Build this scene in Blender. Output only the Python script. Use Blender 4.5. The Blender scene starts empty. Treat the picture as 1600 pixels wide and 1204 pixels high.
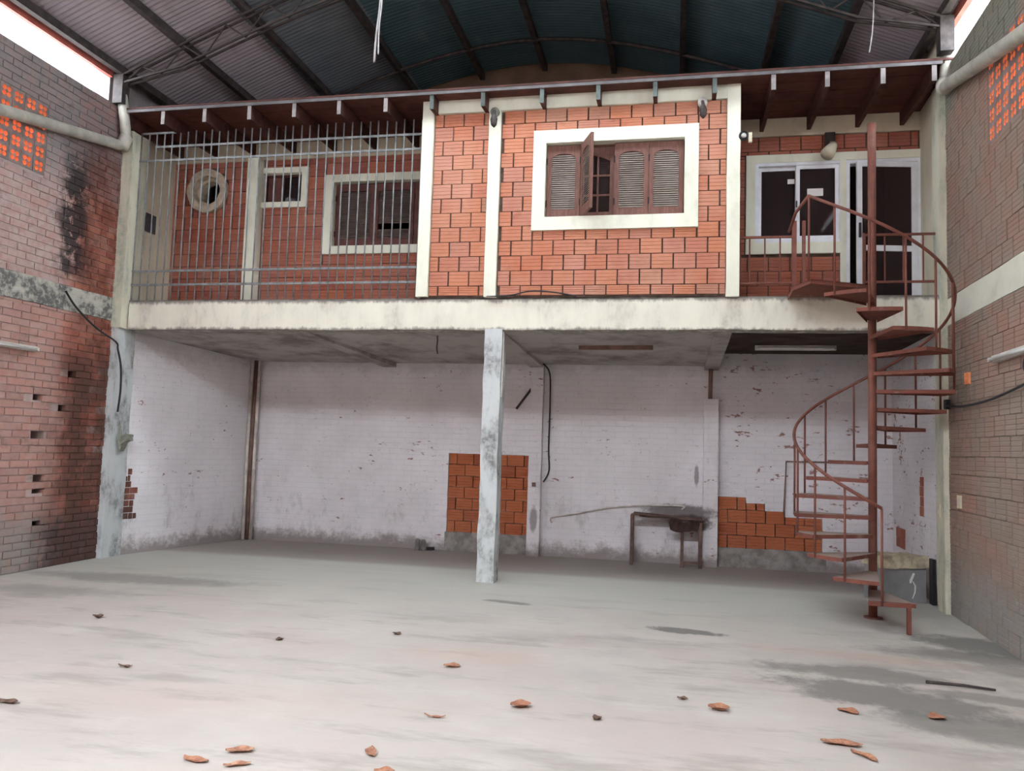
import bpy, math, random
from mathutils import Vector, Matrix, noise
R = random.Random(7)
SC = bpy.context.scene
COL = SC.collection
# ------------------------------------------------------------------ camera, sky, exposure
cam = bpy.data.cameras.new('camera'); camo = bpy.data.objects.new('camera', cam); COL.objects.link(camo)
cam.sensor_width = 36; cam.lens = 1246.86 / 1600 * 36; cam.clip_end = 300
CR = Vector((0.97975137, 0.19780314, 0.03100284)); CU = Vector((-0.01504042, -0.08169648, 0.99654376)); CF = Vector((-0.19965231, 0.97683141, 0.0770672))
M4 = Matrix.Identity(4)
for i in range(3):
    M4[i][0] = CR[i]; M4[i][1] = CU[i]; M4[i][2] = -CF[i]
M4.translation = Vector((0, 0, 1.6)); camo.matrix_world = M4
SC.camera = camo
W = bpy.data.worlds.new('overcast_sky'); SC.world = W; W.use_nodes = True
wn = W.node_tree.nodes; wl = W.node_tree.links
bg = wn['Background']; bg.inputs['Strength'].default_value = 12.3
wtc = wn.new('ShaderNodeTexCoord'); wsep = wn.new('ShaderNodeSeparateXYZ'); wr = wn.new('ShaderNodeValToRGB')
wl.new(wtc.outputs['Generated'], wsep.inputs[0]); wl.new(wsep.outputs['Z'], wr.inputs[0]); wl.new(wr.outputs[0], bg.inputs[0])
wr.color_ramp.elements[0].position = 0.0; wr.color_ramp.elements[0].color = (.70, .76, .83, 1)
wr.color_ramp.elements[1].position = 0.6; wr.color_ramp.elements[1].color = (.92, .985, 1.05, 1)
SC.view_settings.view_transform = 'Standard'; SC.view_settings.look = 'None'
SC.view_settings.gamma = 1; SC.view_settings.use_curve_mapping = False
SC.view_settings.exposure = 1.0

# ------------------------------------------------------------------ helpers
class MB:
    def __init__(s): s.v = []; s.f = []; s.m = []; s.mi = 0
    def quad(s, *p):
        b = len(s.v); s.v += [tuple(q) for q in p]; s.f.append(tuple(range(b, b + len(p)))); s.m.append(s.mi)
    def box(s, x0, x1, y0, y1, z0, z1, M=None):
        c = [(x0, y0, z0), (x1, y0, z0), (x1, y1, z0), (x0, y1, z0), (x0, y0, z1), (x1, y0, z1), (x1, y1, z1), (x0, y1, z1)]
        if M is not None: c = [tuple(M @ Vector(p)) for p in c]
        b = len(s.v); s.v += c
        for f in ((0, 3, 2, 1), (4, 5, 6, 7), (0, 1, 5, 4), (1, 2, 6, 5), (2, 3, 7, 6), (3, 0, 4, 7)):
            s.f.append(tuple(b + i for i in f)); s.m.append(s.mi)
    def prism(s, poly, vec, flip=False):   # poly: 3-D points, extruded along vec
        b = len(s.v); n = len(poly); vec = Vector(vec)
        s.v += [tuple(p) for p in poly] + [tuple(Vector(p) + vec) for p in poly]
        fs = [tuple(range(b + n - 1, b - 1, -1)), tuple(range(b + n, b + 2 * n))]
        for i in range(n):
            j = (i + 1) % n; fs.append((b + i, b + j, b + n + j, b + n + i))
        if flip: fs = [tuple(reversed(f)) for f in fs]
        s.f += fs; s.m += [s.mi] * len(fs)
    def tube(s, pts, r, n=8, closed=False, cap=True):
        pts = [Vector(p) for p in pts]; N = len(pts); b = len(s.v); up = None
        for i, p in enumerate(pts):
            if closed: t = pts[(i + 1) % N] - pts[i - 1]
            else: t = pts[min(i + 1, N - 1)] - pts[max(i - 1, 0)]
            t.normalize()
            if up is None:
                up = Vector((0, 0, 1)) if abs(t.z) < .9 else Vector((1, 0, 0))
            a = (up - t * up.dot(t))
            if a.length < 1e-5: a = t.orthogonal()
            a.normalize(); up = a; c = t.cross(a); rr = r[i] if isinstance(r, (list, tuple)) else r
            for k in range(n):
                q = p + (a * math.cos(2 * math.pi * k / n) + c * math.sin(2 * math.pi * k / n)) * rr
                s.v.append(tuple(q))
        for i in range(N if closed else N - 1):
            for k in range(n):
                i2 = (i + 1) % N; k2 = (k + 1) % n
                s.f.append((b + i * n + k, b + i * n + k2, b + i2 * n + k2, b + i2 * n + k)); s.m.append(s.mi)
        if cap and not closed:
            s.f.append(tuple(b + k for k in range(n - 1, -1, -1))); s.m.append(s.mi)
            s.f.append(tuple(b + (N - 1) * n + k for k in range(n))); s.m.append(s.mi)
    def ring(s, outer, inner, y0, y1):     # two outlines of (x,z) with the same count, extruded y0..y1
        n = len(outer); b = len(s.v)
        for y in (y0, y1):
            s.v += [(p[0], y, p[1]) for p in outer] + [(p[0], y, p[1]) for p in inner]
        O0, I0, O1, I1 = b, b + n, b + 2 * n, b + 3 * n
        for i in range(n):
            j = (i + 1) % n
            s.f += [(O0 + i, O0 + j, I0 + j, I0 + i), (O1 + j, O1 + i, I1 + i, I1 + j), (O0 + j, O0 + i, O1 + i, O1 + j), (I0 + i, I0 + j, I1 + j, I1 + i)]
            s.m += [s.mi] * 4
    def mesh(s, name, mats, smooth=False):
        me = bpy.data.meshes.new(name); me.from_pydata(s.v, [], s.f)
        for m in (mats if isinstance(mats, (list, tuple)) else [mats]): me.materials.append(m)
        if any(s.m): me.polygons.foreach_set('material_index', s.m)
        if smooth: me.polygons.foreach_set('use_smooth', [True] * len(me.polygons))
        me.update(); return me
    def obj(s, name, mats, parent=None, smooth=False): return link(name, s.mesh(name, mats, smooth), parent)

def link(name, me, parent=None, loc=None, rz=None):
    o = bpy.data.objects.new(name, me); COL.objects.link(o)
    if parent is not None: o.parent = parent
    if loc is not None: o.location = loc
    if rz is not None: o.rotation_euler[2] = rz
    return o
def empty(name, loc=(0, 0, 0), rz=0): 
    o = link(name, None, None, loc, rz); o.empty_display_size = .1; return o
def tag(o, label, cat, group=None, kind=None):
    o['label'] = label; o['category'] = cat
    if group: o['group'] = group
    if kind: o['kind'] = kind
    return o
def struct(o, label, cat): return tag(o, label, cat, None, 'structure')
def rough(o, amp, cut, freq=3.0, weld=True):   # real relief on a hand-made surface: cut into strips, pushed by noise
    import bmesh
    bm = bmesh.new(); bm.from_mesh(o.data)
    if weld: bmesh.ops.remove_doubles(bm, verts=bm.verts, dist=1e-5)
    for it in range(8):
        es = [e for e in bm.edges if e.calc_length() > cut]
        if not es: break
        bmesh.ops.subdivide_edges(bm, edges=es, cuts=1, use_grid_fill=True)
    bm.normal_update()
    for v in bm.verts:
        p = v.co * freq
        v.co += Vector((noise.noise(p), noise.noise(p + Vector((9, 3, 1))), noise.noise(p + Vector((2, 7, 5))))) * amp
        p = v.co * freq * 4
        v.co += Vector((noise.noise(p), noise.noise(p + Vector((9, 3, 1))), noise.noise(p + Vector((2, 7, 5))))) * amp * .4
    bm.to_mesh(o.data); bm.free(); return o

# ------------------------------------------------------------------ materials
class NT:
    def __init__(s, name, rough=.8, spec=.3):
        s.m = bpy.data.materials.new(name); s.m.use_nodes = True; s.t = s.m.node_tree
        s.b = s.t.nodes['Principled BSDF']; s.b.inputs['Roughness'].default_value = rough
        s.b.inputs['Specular IOR Level'].default_value = spec
        g = s.t.nodes.new('ShaderNodeNewGeometry'); s.pos = g.outputs['Position']; s.nrm = g.outputs['Normal']; s.isl = g.outputs['Random Per Island']
        s.rnd = s.t.nodes.new('ShaderNodeObjectInfo').outputs['Random']
        sp = s.t.nodes.new('ShaderNodeSeparateXYZ'); s.t.links.new(s.pos, sp.inputs[0]); s.x, s.y, s.z = sp.outputs
    def L(s, a, b): s.t.links.new(a, b)
    def setin(s, sock, v):
        if hasattr(v, 'links') or isinstance(v, bpy.types.NodeSocket): s.L(v, sock)
        else: sock.default_value = v
    def math(s, op, a, b=0.0, c=None, clamp=False):
        n = s.t.nodes.new('ShaderNodeMath'); n.operation = op; n.use_clamp = clamp
        s.setin(n.inputs[0], a); s.setin(n.inputs[1], b)
        if c is not None: s.setin(n.inputs[2], c)
        return n.outputs[0]
    def ss(s, v, a, b, lo=0.0, hi=1.0):     # smoothstep a..b -> lo..hi
        n = s.t.nodes.new('ShaderNodeMapRange'); n.interpolation_type = 'SMOOTHSTEP'
        s.setin(n.inputs[0], v); n.inputs[1].default_value = a; n.inputs[2].default_value = b
        n.inputs[3].default_value = lo; n.inputs[4].default_value = hi; return n.outputs[0]
    def scaled(s, sc, off=(0, 0, 0)):
        n = s.t.nodes.new('ShaderNodeMapping'); s.L(s.pos, n.inputs[0]); n.inputs['Scale'].default_value = sc; n.inputs['Location'].default_value = off
        return n.outputs[0]
    def noise(s, scale, detail=4, rough=.6, sc=None, off=(0, 0, 0)):
        n = s.t.nodes.new('ShaderNodeTexNoise'); s.L(s.scaled(sc or (1, 1, 1), off), n.inputs['Vector'])
        n.inputs['Scale'].default_value = scale; n.inputs['Detail'].default_value = detail; n.inputs['Roughness'].default_value = rough
        return n.outputs[0]
    def mix(s, f, a, b, mode='MIX'):
        n = s.t.nodes.new('ShaderNodeMix'); n.data_type = 'RGBA'; n.blend_type = mode
        s.setin(n.inputs[0], f)
        for sock, v in ((n.inputs[6], a), (n.inputs[7], b)):
            if isinstance(v, tuple): sock.default_value = (*v, 1)
            else: s.L(v, sock)
        return n.outputs[2]
    def ramp(s, f, stops):
        n = s.t.nodes.new('ShaderNodeValToRGB'); s.L(f, n.inputs[0]); e = n.color_ramp.elements
        while len(e) < len(stops): e.new(.5)
        for k, (p, c) in enumerate(stops): e[k].position = p; e[k].color = (*c, 1)
        return n.outputs[0]
    def bump(s, h, strength=.3, dist=.02):
        n = s.t.nodes.new('ShaderNodeBump'); s.L(h, n.inputs['Height']); n.inputs['Strength'].default_value = strength; n.inputs['Distance'].default_value = dist
        s.L(n.outputs[0], s.b.inputs['Normal'])
    def ellipse(s, cx, cy, rx, ry, warp=None, ang=0, soft=.25):   # mask of a floor stain, world X/Y
        ca, sa = math.cos(ang), math.sin(ang)
        dx = s.math('SUBTRACT', s.x, cx); dy = s.math('SUBTRACT', s.y, cy)
        u = s.math('DIVIDE', s.math('ADD', s.math('MULTIPLY', dx, ca), s.math('MULTIPLY', dy, sa)), rx)
        v = s.math('DIVIDE', s.math('SUBTRACT', s.math('MULTIPLY', dy, ca), s.math('MULTIPLY', dx, sa)), ry)
        d = s.math('SQRT', s.math('ADD', s.math('MULTIPLY', u, u), s.math('MULTIPLY', v, v)))
        if warp is not None: d = s.math('ADD', d, warp)
        return s.ss(d, 1 - soft, 1 + soft, 1, 0)
    def out(s, col):
        if isinstance(col, tuple): s.b.inputs['Base Color'].default_value = (*col, 1)
        else: s.L(col, s.b.inputs['Base Color'])
        return s.m

def simple(name, col, rough=.7, spec=.3, var=.18, scale=6, metal=0):
    t = NT(name, rough, spec); n = t.noise(scale)
    d = tuple(c * (1 - var) for c in col); l = tuple(min(1, c * (1 + var)) for c in col)
    t.b.inputs['Metallic'].default_value = metal
    return t.out(t.mix(t.ss(n, .3, .7), d, l))

def brick_mat(name, cols, dust, dust_amt=.35, island=False):
    t = NT(name, .9, .15)
    c = t.ramp(t.isl if island else t.rnd, cols)
    n = t.noise(14, 5); n2 = t.noise(1.1, 4); n3 = t.noise(5, 3, sc=(1, 1, 3))
    c = t.mix(t.ss(n2, .38, .68, 0, dust_amt), c, dust)
    c = t.mix(t.ss(n, .35, .75, 0, .35), c, t.mix(.5, c, dust))
    c = t.mix(t.ss(n3, .58, .75, 0, .45), c, t.mix(.55, c, (.12, .05, .03)))
    t.bump(n, .25, .006)
    return t.out(c)
M = {}
OR = [(0, (.49, .185, .11)), (.3, (.53, .21, .12)), (.55, (.48, .165, .095)), (.8, (.47, .205, .15)), (.95, (.40, .20, .13)), (1, (.52, .235, .155))]
M['brick'] = brick_mat('hollow_brick_clay', OR, (.58, .32, .235), .5)
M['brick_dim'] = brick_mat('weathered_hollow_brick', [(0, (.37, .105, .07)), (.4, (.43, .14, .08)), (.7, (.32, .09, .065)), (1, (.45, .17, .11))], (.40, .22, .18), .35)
M['brick_patch'] = brick_mat('bare_infill_brick', [(0, (.41, .115, .05)), (.5, (.47, .15, .065)), (1, (.34, .09, .045))], (.46, .2, .12), .3)
def left_wall_mat(name, cols, island=False, mortar=False):
    t = NT(name, .92, .12)
    c = t.ramp(t.isl if island else t.rnd, cols) if not mortar else t.mix(t.ss(t.noise(9), .3, .7), cols[0], cols[1])
    n = t.noise(2.2, 5); f = t.noise(11, 4)
    yy = t.math('ADD', t.y, t.math('MULTIPLY', t.math('SUBTRACT', n, .5), .55))
    zz = t.math('ADD', t.z, t.math('MULTIPLY', t.math('SUBTRACT', n, .5), .8))
    lime = t.math('MULTIPLY', t.ss(yy, 8.55, 8.25), t.ss(zz, 3.0, 3.7, .55, 1))
    c = t.mix(t.math('MULTIPLY', lime, t.ss(f, .25, .7, .45, .9)), c, (.50, .41, .39))
    high = t.ss(zz, 4.3, 5.1)
    c = t.mix(t.math('MULTIPLY', high, t.ss(f, .3, .7, .55, .9)), c, (.215, .205, .21))
    c = t.mix(t.math('MULTIPLY', t.ss(t.noise(3, 5, .7, off=(1, 4, 2)), .55, .68), .55), c, (.17, .13, .115))
    wet = t.math('MULTIPLY', t.ss(yy, 8.4, 8.7), t.ss(zz, 5.5, 5.0))
    c = t.mix(t.math('MULTIPLY', wet, t.ss(t.noise(3.3, 4, .7, off=(3, 3, 0)), .35, .6, .35, .9)), c, t.mix(.8, c, (.11, .028, .018)))
    moss = t.math('MULTIPLY', t.math('MULTIPLY', t.ss(yy, 8.10, 8.32), t.ss(yy, 8.82, 8.5)), t.math('MULTIPLY', t.ss(zz, 3.45, 3.65), t.ss(zz, 5.4, 4.7)))
    moss = t.math('MULTIPLY', moss, t.ss(t.noise(5, 5, .7), .38, .5))
    c = t.mix(t.math('MULTIPLY', moss, .92), c, (.03, .028, .03))
    low = t.math('MULTIPLY', t.ss(zz, .85, .35), t.ss(f, .3, .6, .6, 1))
    c = t.mix(low, c, t.mix(t.ss(yy, 7.9, 8.5), (.30, .27, .25), (.07, .06, .058)))
    grime = t.math('MULTIPLY', t.ss(yy, 8.0, 8.7), t.ss(zz, 2.9, 2.4))
    c = t.mix(t.math('MULTIPLY', grime, t.ss(t.noise(2.6, 5, .7), .38, .56, .2, .85)), c, (.10, .055, .045))
    t.bump(f, .4, .01)
    return t.out(c)
LC = [(0, (.40, .15, .105)), (.35, (.46, .19, .135)), (.6, (.35, .13, .10)), (.85, (.44, .22, .17)), (1, (.30, .12, .09))]
M['brick_left'] = left_wall_mat('limed_solid_brick', LC)
M['brick_left_far'] = left_wall_mat('limed_solid_brick_courses', LC, island=True)
M['mortar_left'] = left_wall_mat('limed_mortar', [(.36, .25, .22), (.46, .36, .33)], mortar=True)
def right_wall_mat(name, island=False, mortar=False):
    t = NT(name, .92, .12)
    RC = [(0, (.31, .165, .125)), (.4, (.36, .20, .155)), (.7, (.29, .175, .14)), (1, (.37, .175, .13))]
    c = t.ramp(t.isl if island else t.rnd, RC) if not mortar else t.mix(t.ss(t.noise(9), .3, .7), (.26, .18, .15), (.34, .26, .215))
    n = t.noise(1.6, 5); f = t.noise(8, 5)
    c = t.mix(t.ss(n, .35, .65, .35, .85), c, (.275, .235, .195))
    zz = t.math('ADD', t.z, t.math('MULTIPLY', t.math('SUBTRACT', n, .5), .9))
    c = t.mix(t.math('MULTIPLY', t.ss(zz, 5.2, 5.6), .85), c, (.21, .22, .18))
    c = t.mix(t.math('MULTIPLY', t.ss(zz, .75, .25), t.ss(f, .3, .6, .5, 1)), c, (.27, .25, .23))
    c = t.mix(t.math('MULTIPLY', t.ss(f, .62, .72), t.ss(zz, 2.2, 1.0, 0, .5)), c, (.36, .33, .30))
    t.bump(f, .35, .008)
    return t.out(c)
M['brick_right'] = right_wall_mat('dusty_hollow_brick'); M['brick_right_far'] = right_wall_mat('dusty_hollow_brick_courses', True); M['mortar_right'] = right_wall_mat('dusty_mortar', mortar=True)
M['mortar'] = simple('grey_mortar', (.11, .075, .06), .95, .1, .3, 12)
M['mortar_pale'] = simple('pale_mortar', (.27, .25, .235), .95, .1, .3, 7)

def cream_mat(name, base, dirt, edge_z=None, amt=.6, streak=(2, 2, .8), lo=.52, hi=.72):
    t = NT(name, .75, .25)
    n = t.noise(1.3, 6, .65, sc=streak); f = t.noise(16, 5, .7)
    c = t.mix(t.ss(n, .3, .7), base, tuple(b * .86 for b in base))
    c = t.mix(t.math('MULTIPLY', t.ss(n, lo, hi), t.ss(f, .35, .6, .2, amt), clamp=True), c, dirt)
    if edge_z:
        for a, b in edge_z:
            e = t.ss(t.math('ADD', t.z, t.math('MULTIPLY', t.math('SUBTRACT', t.noise(6, 5, .75, sc=(1.6, 1.6, .6)), .5), .14)), a, b)
            c = t.mix(t.math('MULTIPLY', e, .85), c, (.19, .165, .145))
    t.bump(f, .2, .006)
    return t.out(c)
M['cream'] = cream_mat('cream_paint', (.84, .84, .70), (.5, .45, .36), None, .35)
M['cream_dim'] = cream_mat('aged_cream_paint', (.72, .65, .50), (.42, .36, .27), None, .45)
M['beam_paint'] = cream_mat('stained_cream_beam_paint', (.79, .76, .645), (.40, .36, .31), [(3.325, 3.375), (3.045, 3.0)], .7, (2.2, 2.2, .9), .51, .72)
M['column_paint'] = cream_mat('peeling_blue_white_paint', (.58, .61, .61), (.20, .20, .195), None, 1.0, (4, 4, 2.0), .44, .68)
M['column_cream'] = cream_mat('mouldy_cream_column_paint', (.66, .63, .50), (.30, .36, .30), None, .8, (3, 3, .9), .45, .66)
t = NT('octagon_render', .9, .1); M['render'] = t.out(t.mix(t.ss(t.noise(10), .35, .65), (.46, .38, .29), (.62, .54, .43)))

def white_wall_mat():
    t = NT('whitewashed_brick', .9, .15)
    v = t.t.nodes.new('ShaderNodeCombineXYZ'); t.L(t.math('ADD', t.x, t.math('MULTIPLY', t.y, -1)), v.inputs[0]); t.L(t.z, v.inputs[1])
    bt = t.t.nodes.new('ShaderNodeTexBrick'); t.L(v.outputs[0], bt.inputs['Vector']); bt.inputs['Scale'].default_value = 1
    bt.inputs['Brick Width'].default_value = .25; bt.inputs['Row Height'].default_value = .085; bt.inputs['Mortar Size'].default_value = .006; bt.inputs['Mortar Smooth'].default_value = .5
    bt.inputs['Color1'].default_value = (1, 1, 1, 1); bt.inputs['Color2'].default_value = (.75, .75, .75, 1); bt.inputs['Mortar'].default_value = (0, 0, 0, 1)
    n = t.noise(1.0, 6, .65); f = t.noise(13, 5, .7, sc=(1, 1, 1.6)); g = t.noise(1.7, 3, off=(5, 2, 1))
    c = t.mix(t.ss(n, .3, .7), (.82, .79, .815), (.71, .68, .70))
    c = t.mix(t.ss(bt.outputs['Fac'], 0, 1, 0, .10), c, (.36, .33, .33))
    c = t.mix(t.math('MULTIPLY', t.ss(f, .60, .66), t.ss(t.noise(3, 3), .45, .6, .0, .4)), c, (.33, .31, .31))
    # bare clay where the whitewash has flaked off
    right = t.ss(t.x, .4, .9)
    ch = t.noise(6.5, 5, .7, sc=(1, 1, 2.2), off=(3, 0, 0))
    thr = t.math('SUBTRACT', t.math('SUBTRACT', ch, t.ss(g, .4, .7, .12, 0)), t.math('MULTIPLY', t.math('SUBTRACT', 1.0, right), .05))
    c = t.mix(t.math('MULTIPLY', t.ss(thr, .55, .575), .85), c, (.25, .10, .075))
    # soot and cobwebs under the ceiling, damp dirt above the floor
    zz = t.math('ADD', t.z, t.math('MULTIPLY', t.math('SUBTRACT', t.noise(5, 6, .75), .5), .55))
    c = t.mix(t.math('MULTIPLY', t.ss(zz, 2.62, 2.95), .35), c, (.18, .16, .15))
    c = t.mix(t.ss(zz, .27, .05, 0, .85), c, (.24, .20, .185))
    c = t.mix(t.math('MULTIPLY', t.ss(t.noise(2.4, 5, .72, sc=(1.5, 1.5, .8), off=(8, 0, 3)), .52, .7), t.ss(t.z, 1.5, .3, 0, .5)), c, (.33, .315, .31))
    # soot round the bench, the stain of its own outline
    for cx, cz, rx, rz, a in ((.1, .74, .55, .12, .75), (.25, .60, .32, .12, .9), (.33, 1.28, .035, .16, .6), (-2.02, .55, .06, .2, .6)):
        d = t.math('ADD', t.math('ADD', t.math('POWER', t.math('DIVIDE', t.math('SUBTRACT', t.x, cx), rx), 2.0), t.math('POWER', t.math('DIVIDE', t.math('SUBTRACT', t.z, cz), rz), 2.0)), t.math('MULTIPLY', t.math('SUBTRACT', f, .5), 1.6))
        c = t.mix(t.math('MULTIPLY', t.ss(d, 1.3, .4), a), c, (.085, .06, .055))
    h = t.math('ADD', t.math('MULTIPLY', bt.outputs['Fac'], -1.0), t.math('MULTIPLY', f, .5))
    t.bump(h, .35, .012)
    return t.out(c)
M['white_wall'] = white_wall_mat()
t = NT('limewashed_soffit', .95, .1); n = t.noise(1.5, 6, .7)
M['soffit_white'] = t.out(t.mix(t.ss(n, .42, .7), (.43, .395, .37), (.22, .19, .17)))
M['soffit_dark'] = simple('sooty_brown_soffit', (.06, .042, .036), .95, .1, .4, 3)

def floor_mat():
    t = NT('worn_concrete_floor', .82, .25)
    n = t.noise(.55, 6, .62); m = t.noise(2.3, 6, .7, sc=(.6, 1.3, 1)); f = t.noise(24, 4); w = t.math('ADD', t.math('MULTIPLY', t.math('SUBTRACT', t.noise(2.2, 6, .7), .5), 1.9), t.math('MULTIPLY', t.math('SUBTRACT', t.noise(11, 4, .7), .5), .7))
    c = t.mix(t.ss(n, .3, .7), (.43, .385, .35), (.505, .46, .415))
    c = t.mix(t.ss(m, .5, .75, 0, .45), c, (.57, .54, .50))
    c = t.mix(t.ss(t.noise(.8, 4, off=(4, 1, 0)), .48, .68, 0, .6), c, (.47, .39, .36))
    c = t.mix(t.ss(t.noise(1.6, 5, .7, sc=(.45, 1.6, 1), off=(2, 6, 0)), .5, .68, 0, .6), c, (.30, .265, .235))
    c = t.mix(t.math('MULTIPLY', t.ss(t.x, .6, 2.2), t.ss(t.noise(1.1, 5, .7, off=(7, 2, 0)), .4, .62, 0, .6)), c, (.29, .25, .22))
    c = t.mix(t.ss(m, .46, .3, 0, .4), c, (.40, .38, .36))
    # greener tone towards the mezzanine; beyond, brown earth with the beam's shadow painted in
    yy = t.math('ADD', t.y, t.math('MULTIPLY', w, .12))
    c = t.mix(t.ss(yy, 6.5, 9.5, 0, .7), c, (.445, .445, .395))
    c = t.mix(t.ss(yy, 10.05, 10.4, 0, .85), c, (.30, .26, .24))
    # oil and water stains
    dk = (.175, .165, .15)
    for a in ((.15, 7.5, .30, .11, -.12, .18, .95), (-1.66, 8.24, .24, .07, -.2, .25, .75), (1.35, 6.5, .6, .2, -.05, .3, .75), (1.45, 5.9, .7, .3, -.35, .3, .85), (2.0, 5.4, .75, .26, -.2, .35, .7),
              (2.1, 6.1, .42, .10, -.25, .35, .6), (2.75, 7.75, .6, .34, -.3, .4, .95), (2.55, 7.3, .8, .2, -.1, .5, .75), (2.7, 6.9, .5, .16, -.2, .5, .6), (-6.2, 7.2, .8, .22, .1, .5, .4), (-5.9, 8.1, 1.2, .25, .05, .5, .55), (-3.2, 4.9, .35, .07, .1, .5, .3), (-.6, 6.9, .9, .2, .0, .6, .2)):
        cx, cy, rx, ry, an, so, am = a
        c = t.mix(t.math('MULTIPLY', t.ellipse(cx, cy, rx, ry, w, an, so), am), c, dk)
    for a in ((-1.5, 6.1, .5, .22, .1, .6, .5), (1.5, 7.05, .9, .14, -.1, .6, .45), (-2.9, 4.6, 1.0, .3, .2, .7, .25)):
        cx, cy, rx, ry, an, so, am = a
        c = t.mix(t.math('MULTIPLY', t.ellipse(cx, cy, rx, ry, w, an, so), am), c, (.50, .37, .31))
    c = t.mix(t.ss(f, .66, .74, 0, .35), c, (.30, .27, .25))
    t.bump(t.math('ADD', m, t.math('MULTIPLY', f, .3)), .12, .02)
    return t.out(c)
M['floor'] = floor_mat()

t = NT('rusted_red_paint', .7, .3); n = t.noise(7, 6, .7); n2 = t.noise(2.2, 4)
c = t.mix(t.ss(n, .35, .68), (.20, .068, .047), (.135, .05, .038)); c = t.mix(t.ss(n2, .52, .72, 0, .5), c, (.27, .135, .105)); t.bump(n, .2, .004)
M['rust'] = t.out(c)
t = NT('dusty_rusted_tread', .85, .2); n = t.noise(7, 5); sp = t.t.nodes.new('ShaderNodeSeparateXYZ'); t.L(t.nrm, sp.inputs[0])
c = t.mix(t.ss(n, .35, .68), (.215, .078, .058), (.16, .06, .046)); c = t.mix(t.math('MULTIPLY', t.ss(sp.outputs[2], .5, .9), .8), c, (.33, .27, .235)); c = t.mix(t.ss(n, .55, .75, 0, .4), c, (.42, .30, .25))
M['tread'] = t.out(c)
M['alu'] = simple('white_aluminium', (.80, .82, .86), .4, .5, .06, 8)
M['timber'] = simple('dark_eave_timber', (.070, .026, .020), .75, .3, .35, 9)
M['timber_red'] = simple('red_eave_board', (.085, .027, .020), .75, .3, .3, 4)
M['rafter_end'] = simple('weathered_rafter_end', (.27, .245, .24), .85, .2, .3, 7)
M['rafter_green'] = simple('mouldy_rafter_end', (.10, .12, .115), .85, .2, .3, 7)
M['tin'] = simple('grey_drip_edge', (.13, .12, .122), .7, .3, .25, 5)
t = NT('shutter_wood', .65, .35); n = t.noise(9, 5, .6, sc=(6, 6, .8)); M['shutter'] = t.out(t.mix(t.ss(n, .3, .7), (.145, .062, .048), (.215, .105, .082)))
M['shutter_dark'] = simple('dark_shutter_wood', (.12, .042, .035), .65, .35, .25, 7)
t = NT('dusty_louver_wood', .8, .2); M['louver'] = t.out(t.mix(t.ss(t.noise(4), .35, .65), (.29, .245, .21), (.36, .31, .275)))
M['louver_dark'] = simple('dusty_dark_louver', (.17, .125, .11), .8, .2, .2, 5)
t = NT('corrugated_roof_sheet', .6, .35); n = t.noise(.9, 5); n2 = t.noise(5, 4, sc=(1, .3, 1))
c = t.mix(t.ss(n, .35, .65), (.066, .112, .128), (.046, .086, .098)); c = t.mix(t.ss(n2, .55, .75, 0, .4), c, (.12, .14, .14))
M['sheet'] = t.out(c)
t = NT('edge_lit_roof_sheet', .6, .35); n = t.noise(.9, 5); n2 = t.noise(5, 4, sc=(1, .3, 1))  # light along the vault edges painted as paler grey sheets
c = t.mix(t.ss(n, .35, .65), (.40, .345, .37), (.33, .295, .315)); c = t.mix(t.ss(n2, .55, .75, 0, .4), c, (.24, .19, .18)); M['sheet_edge_lit'] = t.out(c)
t = NT('half_lit_roof_sheet', .6, .35); M['sheet_half_lit'] = t.out(t.mix(t.ss(t.noise(.9, 5), .35, .65), (.16, .17, .185), (.115, .135, .15)))  # middle tone, the painted edge light fading towards the teal sheets
M['steel'] = simple('rusted_dark_steel', (.05, .04, .038), .7, .35, .4, 10)
M['fascia'] = simple('red_primed_steel_edge', (.50, .14, .11), .6, .35, .2, 6)
M['grille'] = simple('grey_grille_paint', (.20, .208, .21), .55, .4, .25, 12)
M['pvc'] = simple('dirty_cream_pipe', (.43, .42, .36), .55, .4, .22, 4)
M['pvc_white'] = simple('dusty_white_pipe', (.58, .53, .49), .55, .4, .25, 6)
M['pvc_brown'] = simple('brown_pipe', (.19, .11, .09), .6, .35, .3, 5)
M['cable'] = simple('black_cable', (.03, .03, .032), .6, .3, .2, 8)
M['cable_grey'] = simple('grey_wire', (.34, .31, .31), .6, .3, .2, 8)
M['black'] = simple('black_plastic', (.015, .015, .017), .5, .4, .2, 8)
M['clay'] = simple('orange_vent_clay', (.88, .33, .15), .85, .15, .15, 9)
M['clay_dusty'] = simple('dusty_vent_face', (.25, .20, .185), .9, .15, .25, 7)
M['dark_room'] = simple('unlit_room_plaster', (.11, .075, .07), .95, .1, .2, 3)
M['char'] = simple('charred_board', (.055, .035, .03), .9, .15, .5, 9)
M['bench'] = simple('brown_bench_steel', (.14, .085, .07), .7, .3, .4, 8)
M['slab_edge'] = simple('bare_slab_edge', (.20, .18, .165), .95, .1, .35, 6)
M['box_grey'] = simple('grey_cement_render', (.25, .25, .255), .9, .15, .15, 3)
M['box_top'] = simple('crumbly_beige_slab', (.46, .40, .29), .95, .1, .3, 11)
M['chalk'] = simple('white_chalk', (.75, .75, .74), .95, .1, .08, 9)
M['fixture'] = simple('dusty_white_enamel', (.58, .55, .51), .5, .4, .15, 5)
M['glass_tube'] = simple('unlit_fluorescent_tube', (.72, .72, .70), .25, .5, .05, 5)
M['switch'] = simple('ivory_switch_plastic', (.62, .55, .38), .5, .4, .1, 5)
M['panel_dark'] = simple('dark_grey_panel', (.055, .055, .06), .55, .35, .2, 6)
M['paper'] = simple('white_paper', (.80, .78, .76), .8, .2, .05, 5)
M['ink'] = simple('grey_ink', (.28, .27, .28), .8, .2, .05, 5)
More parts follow.
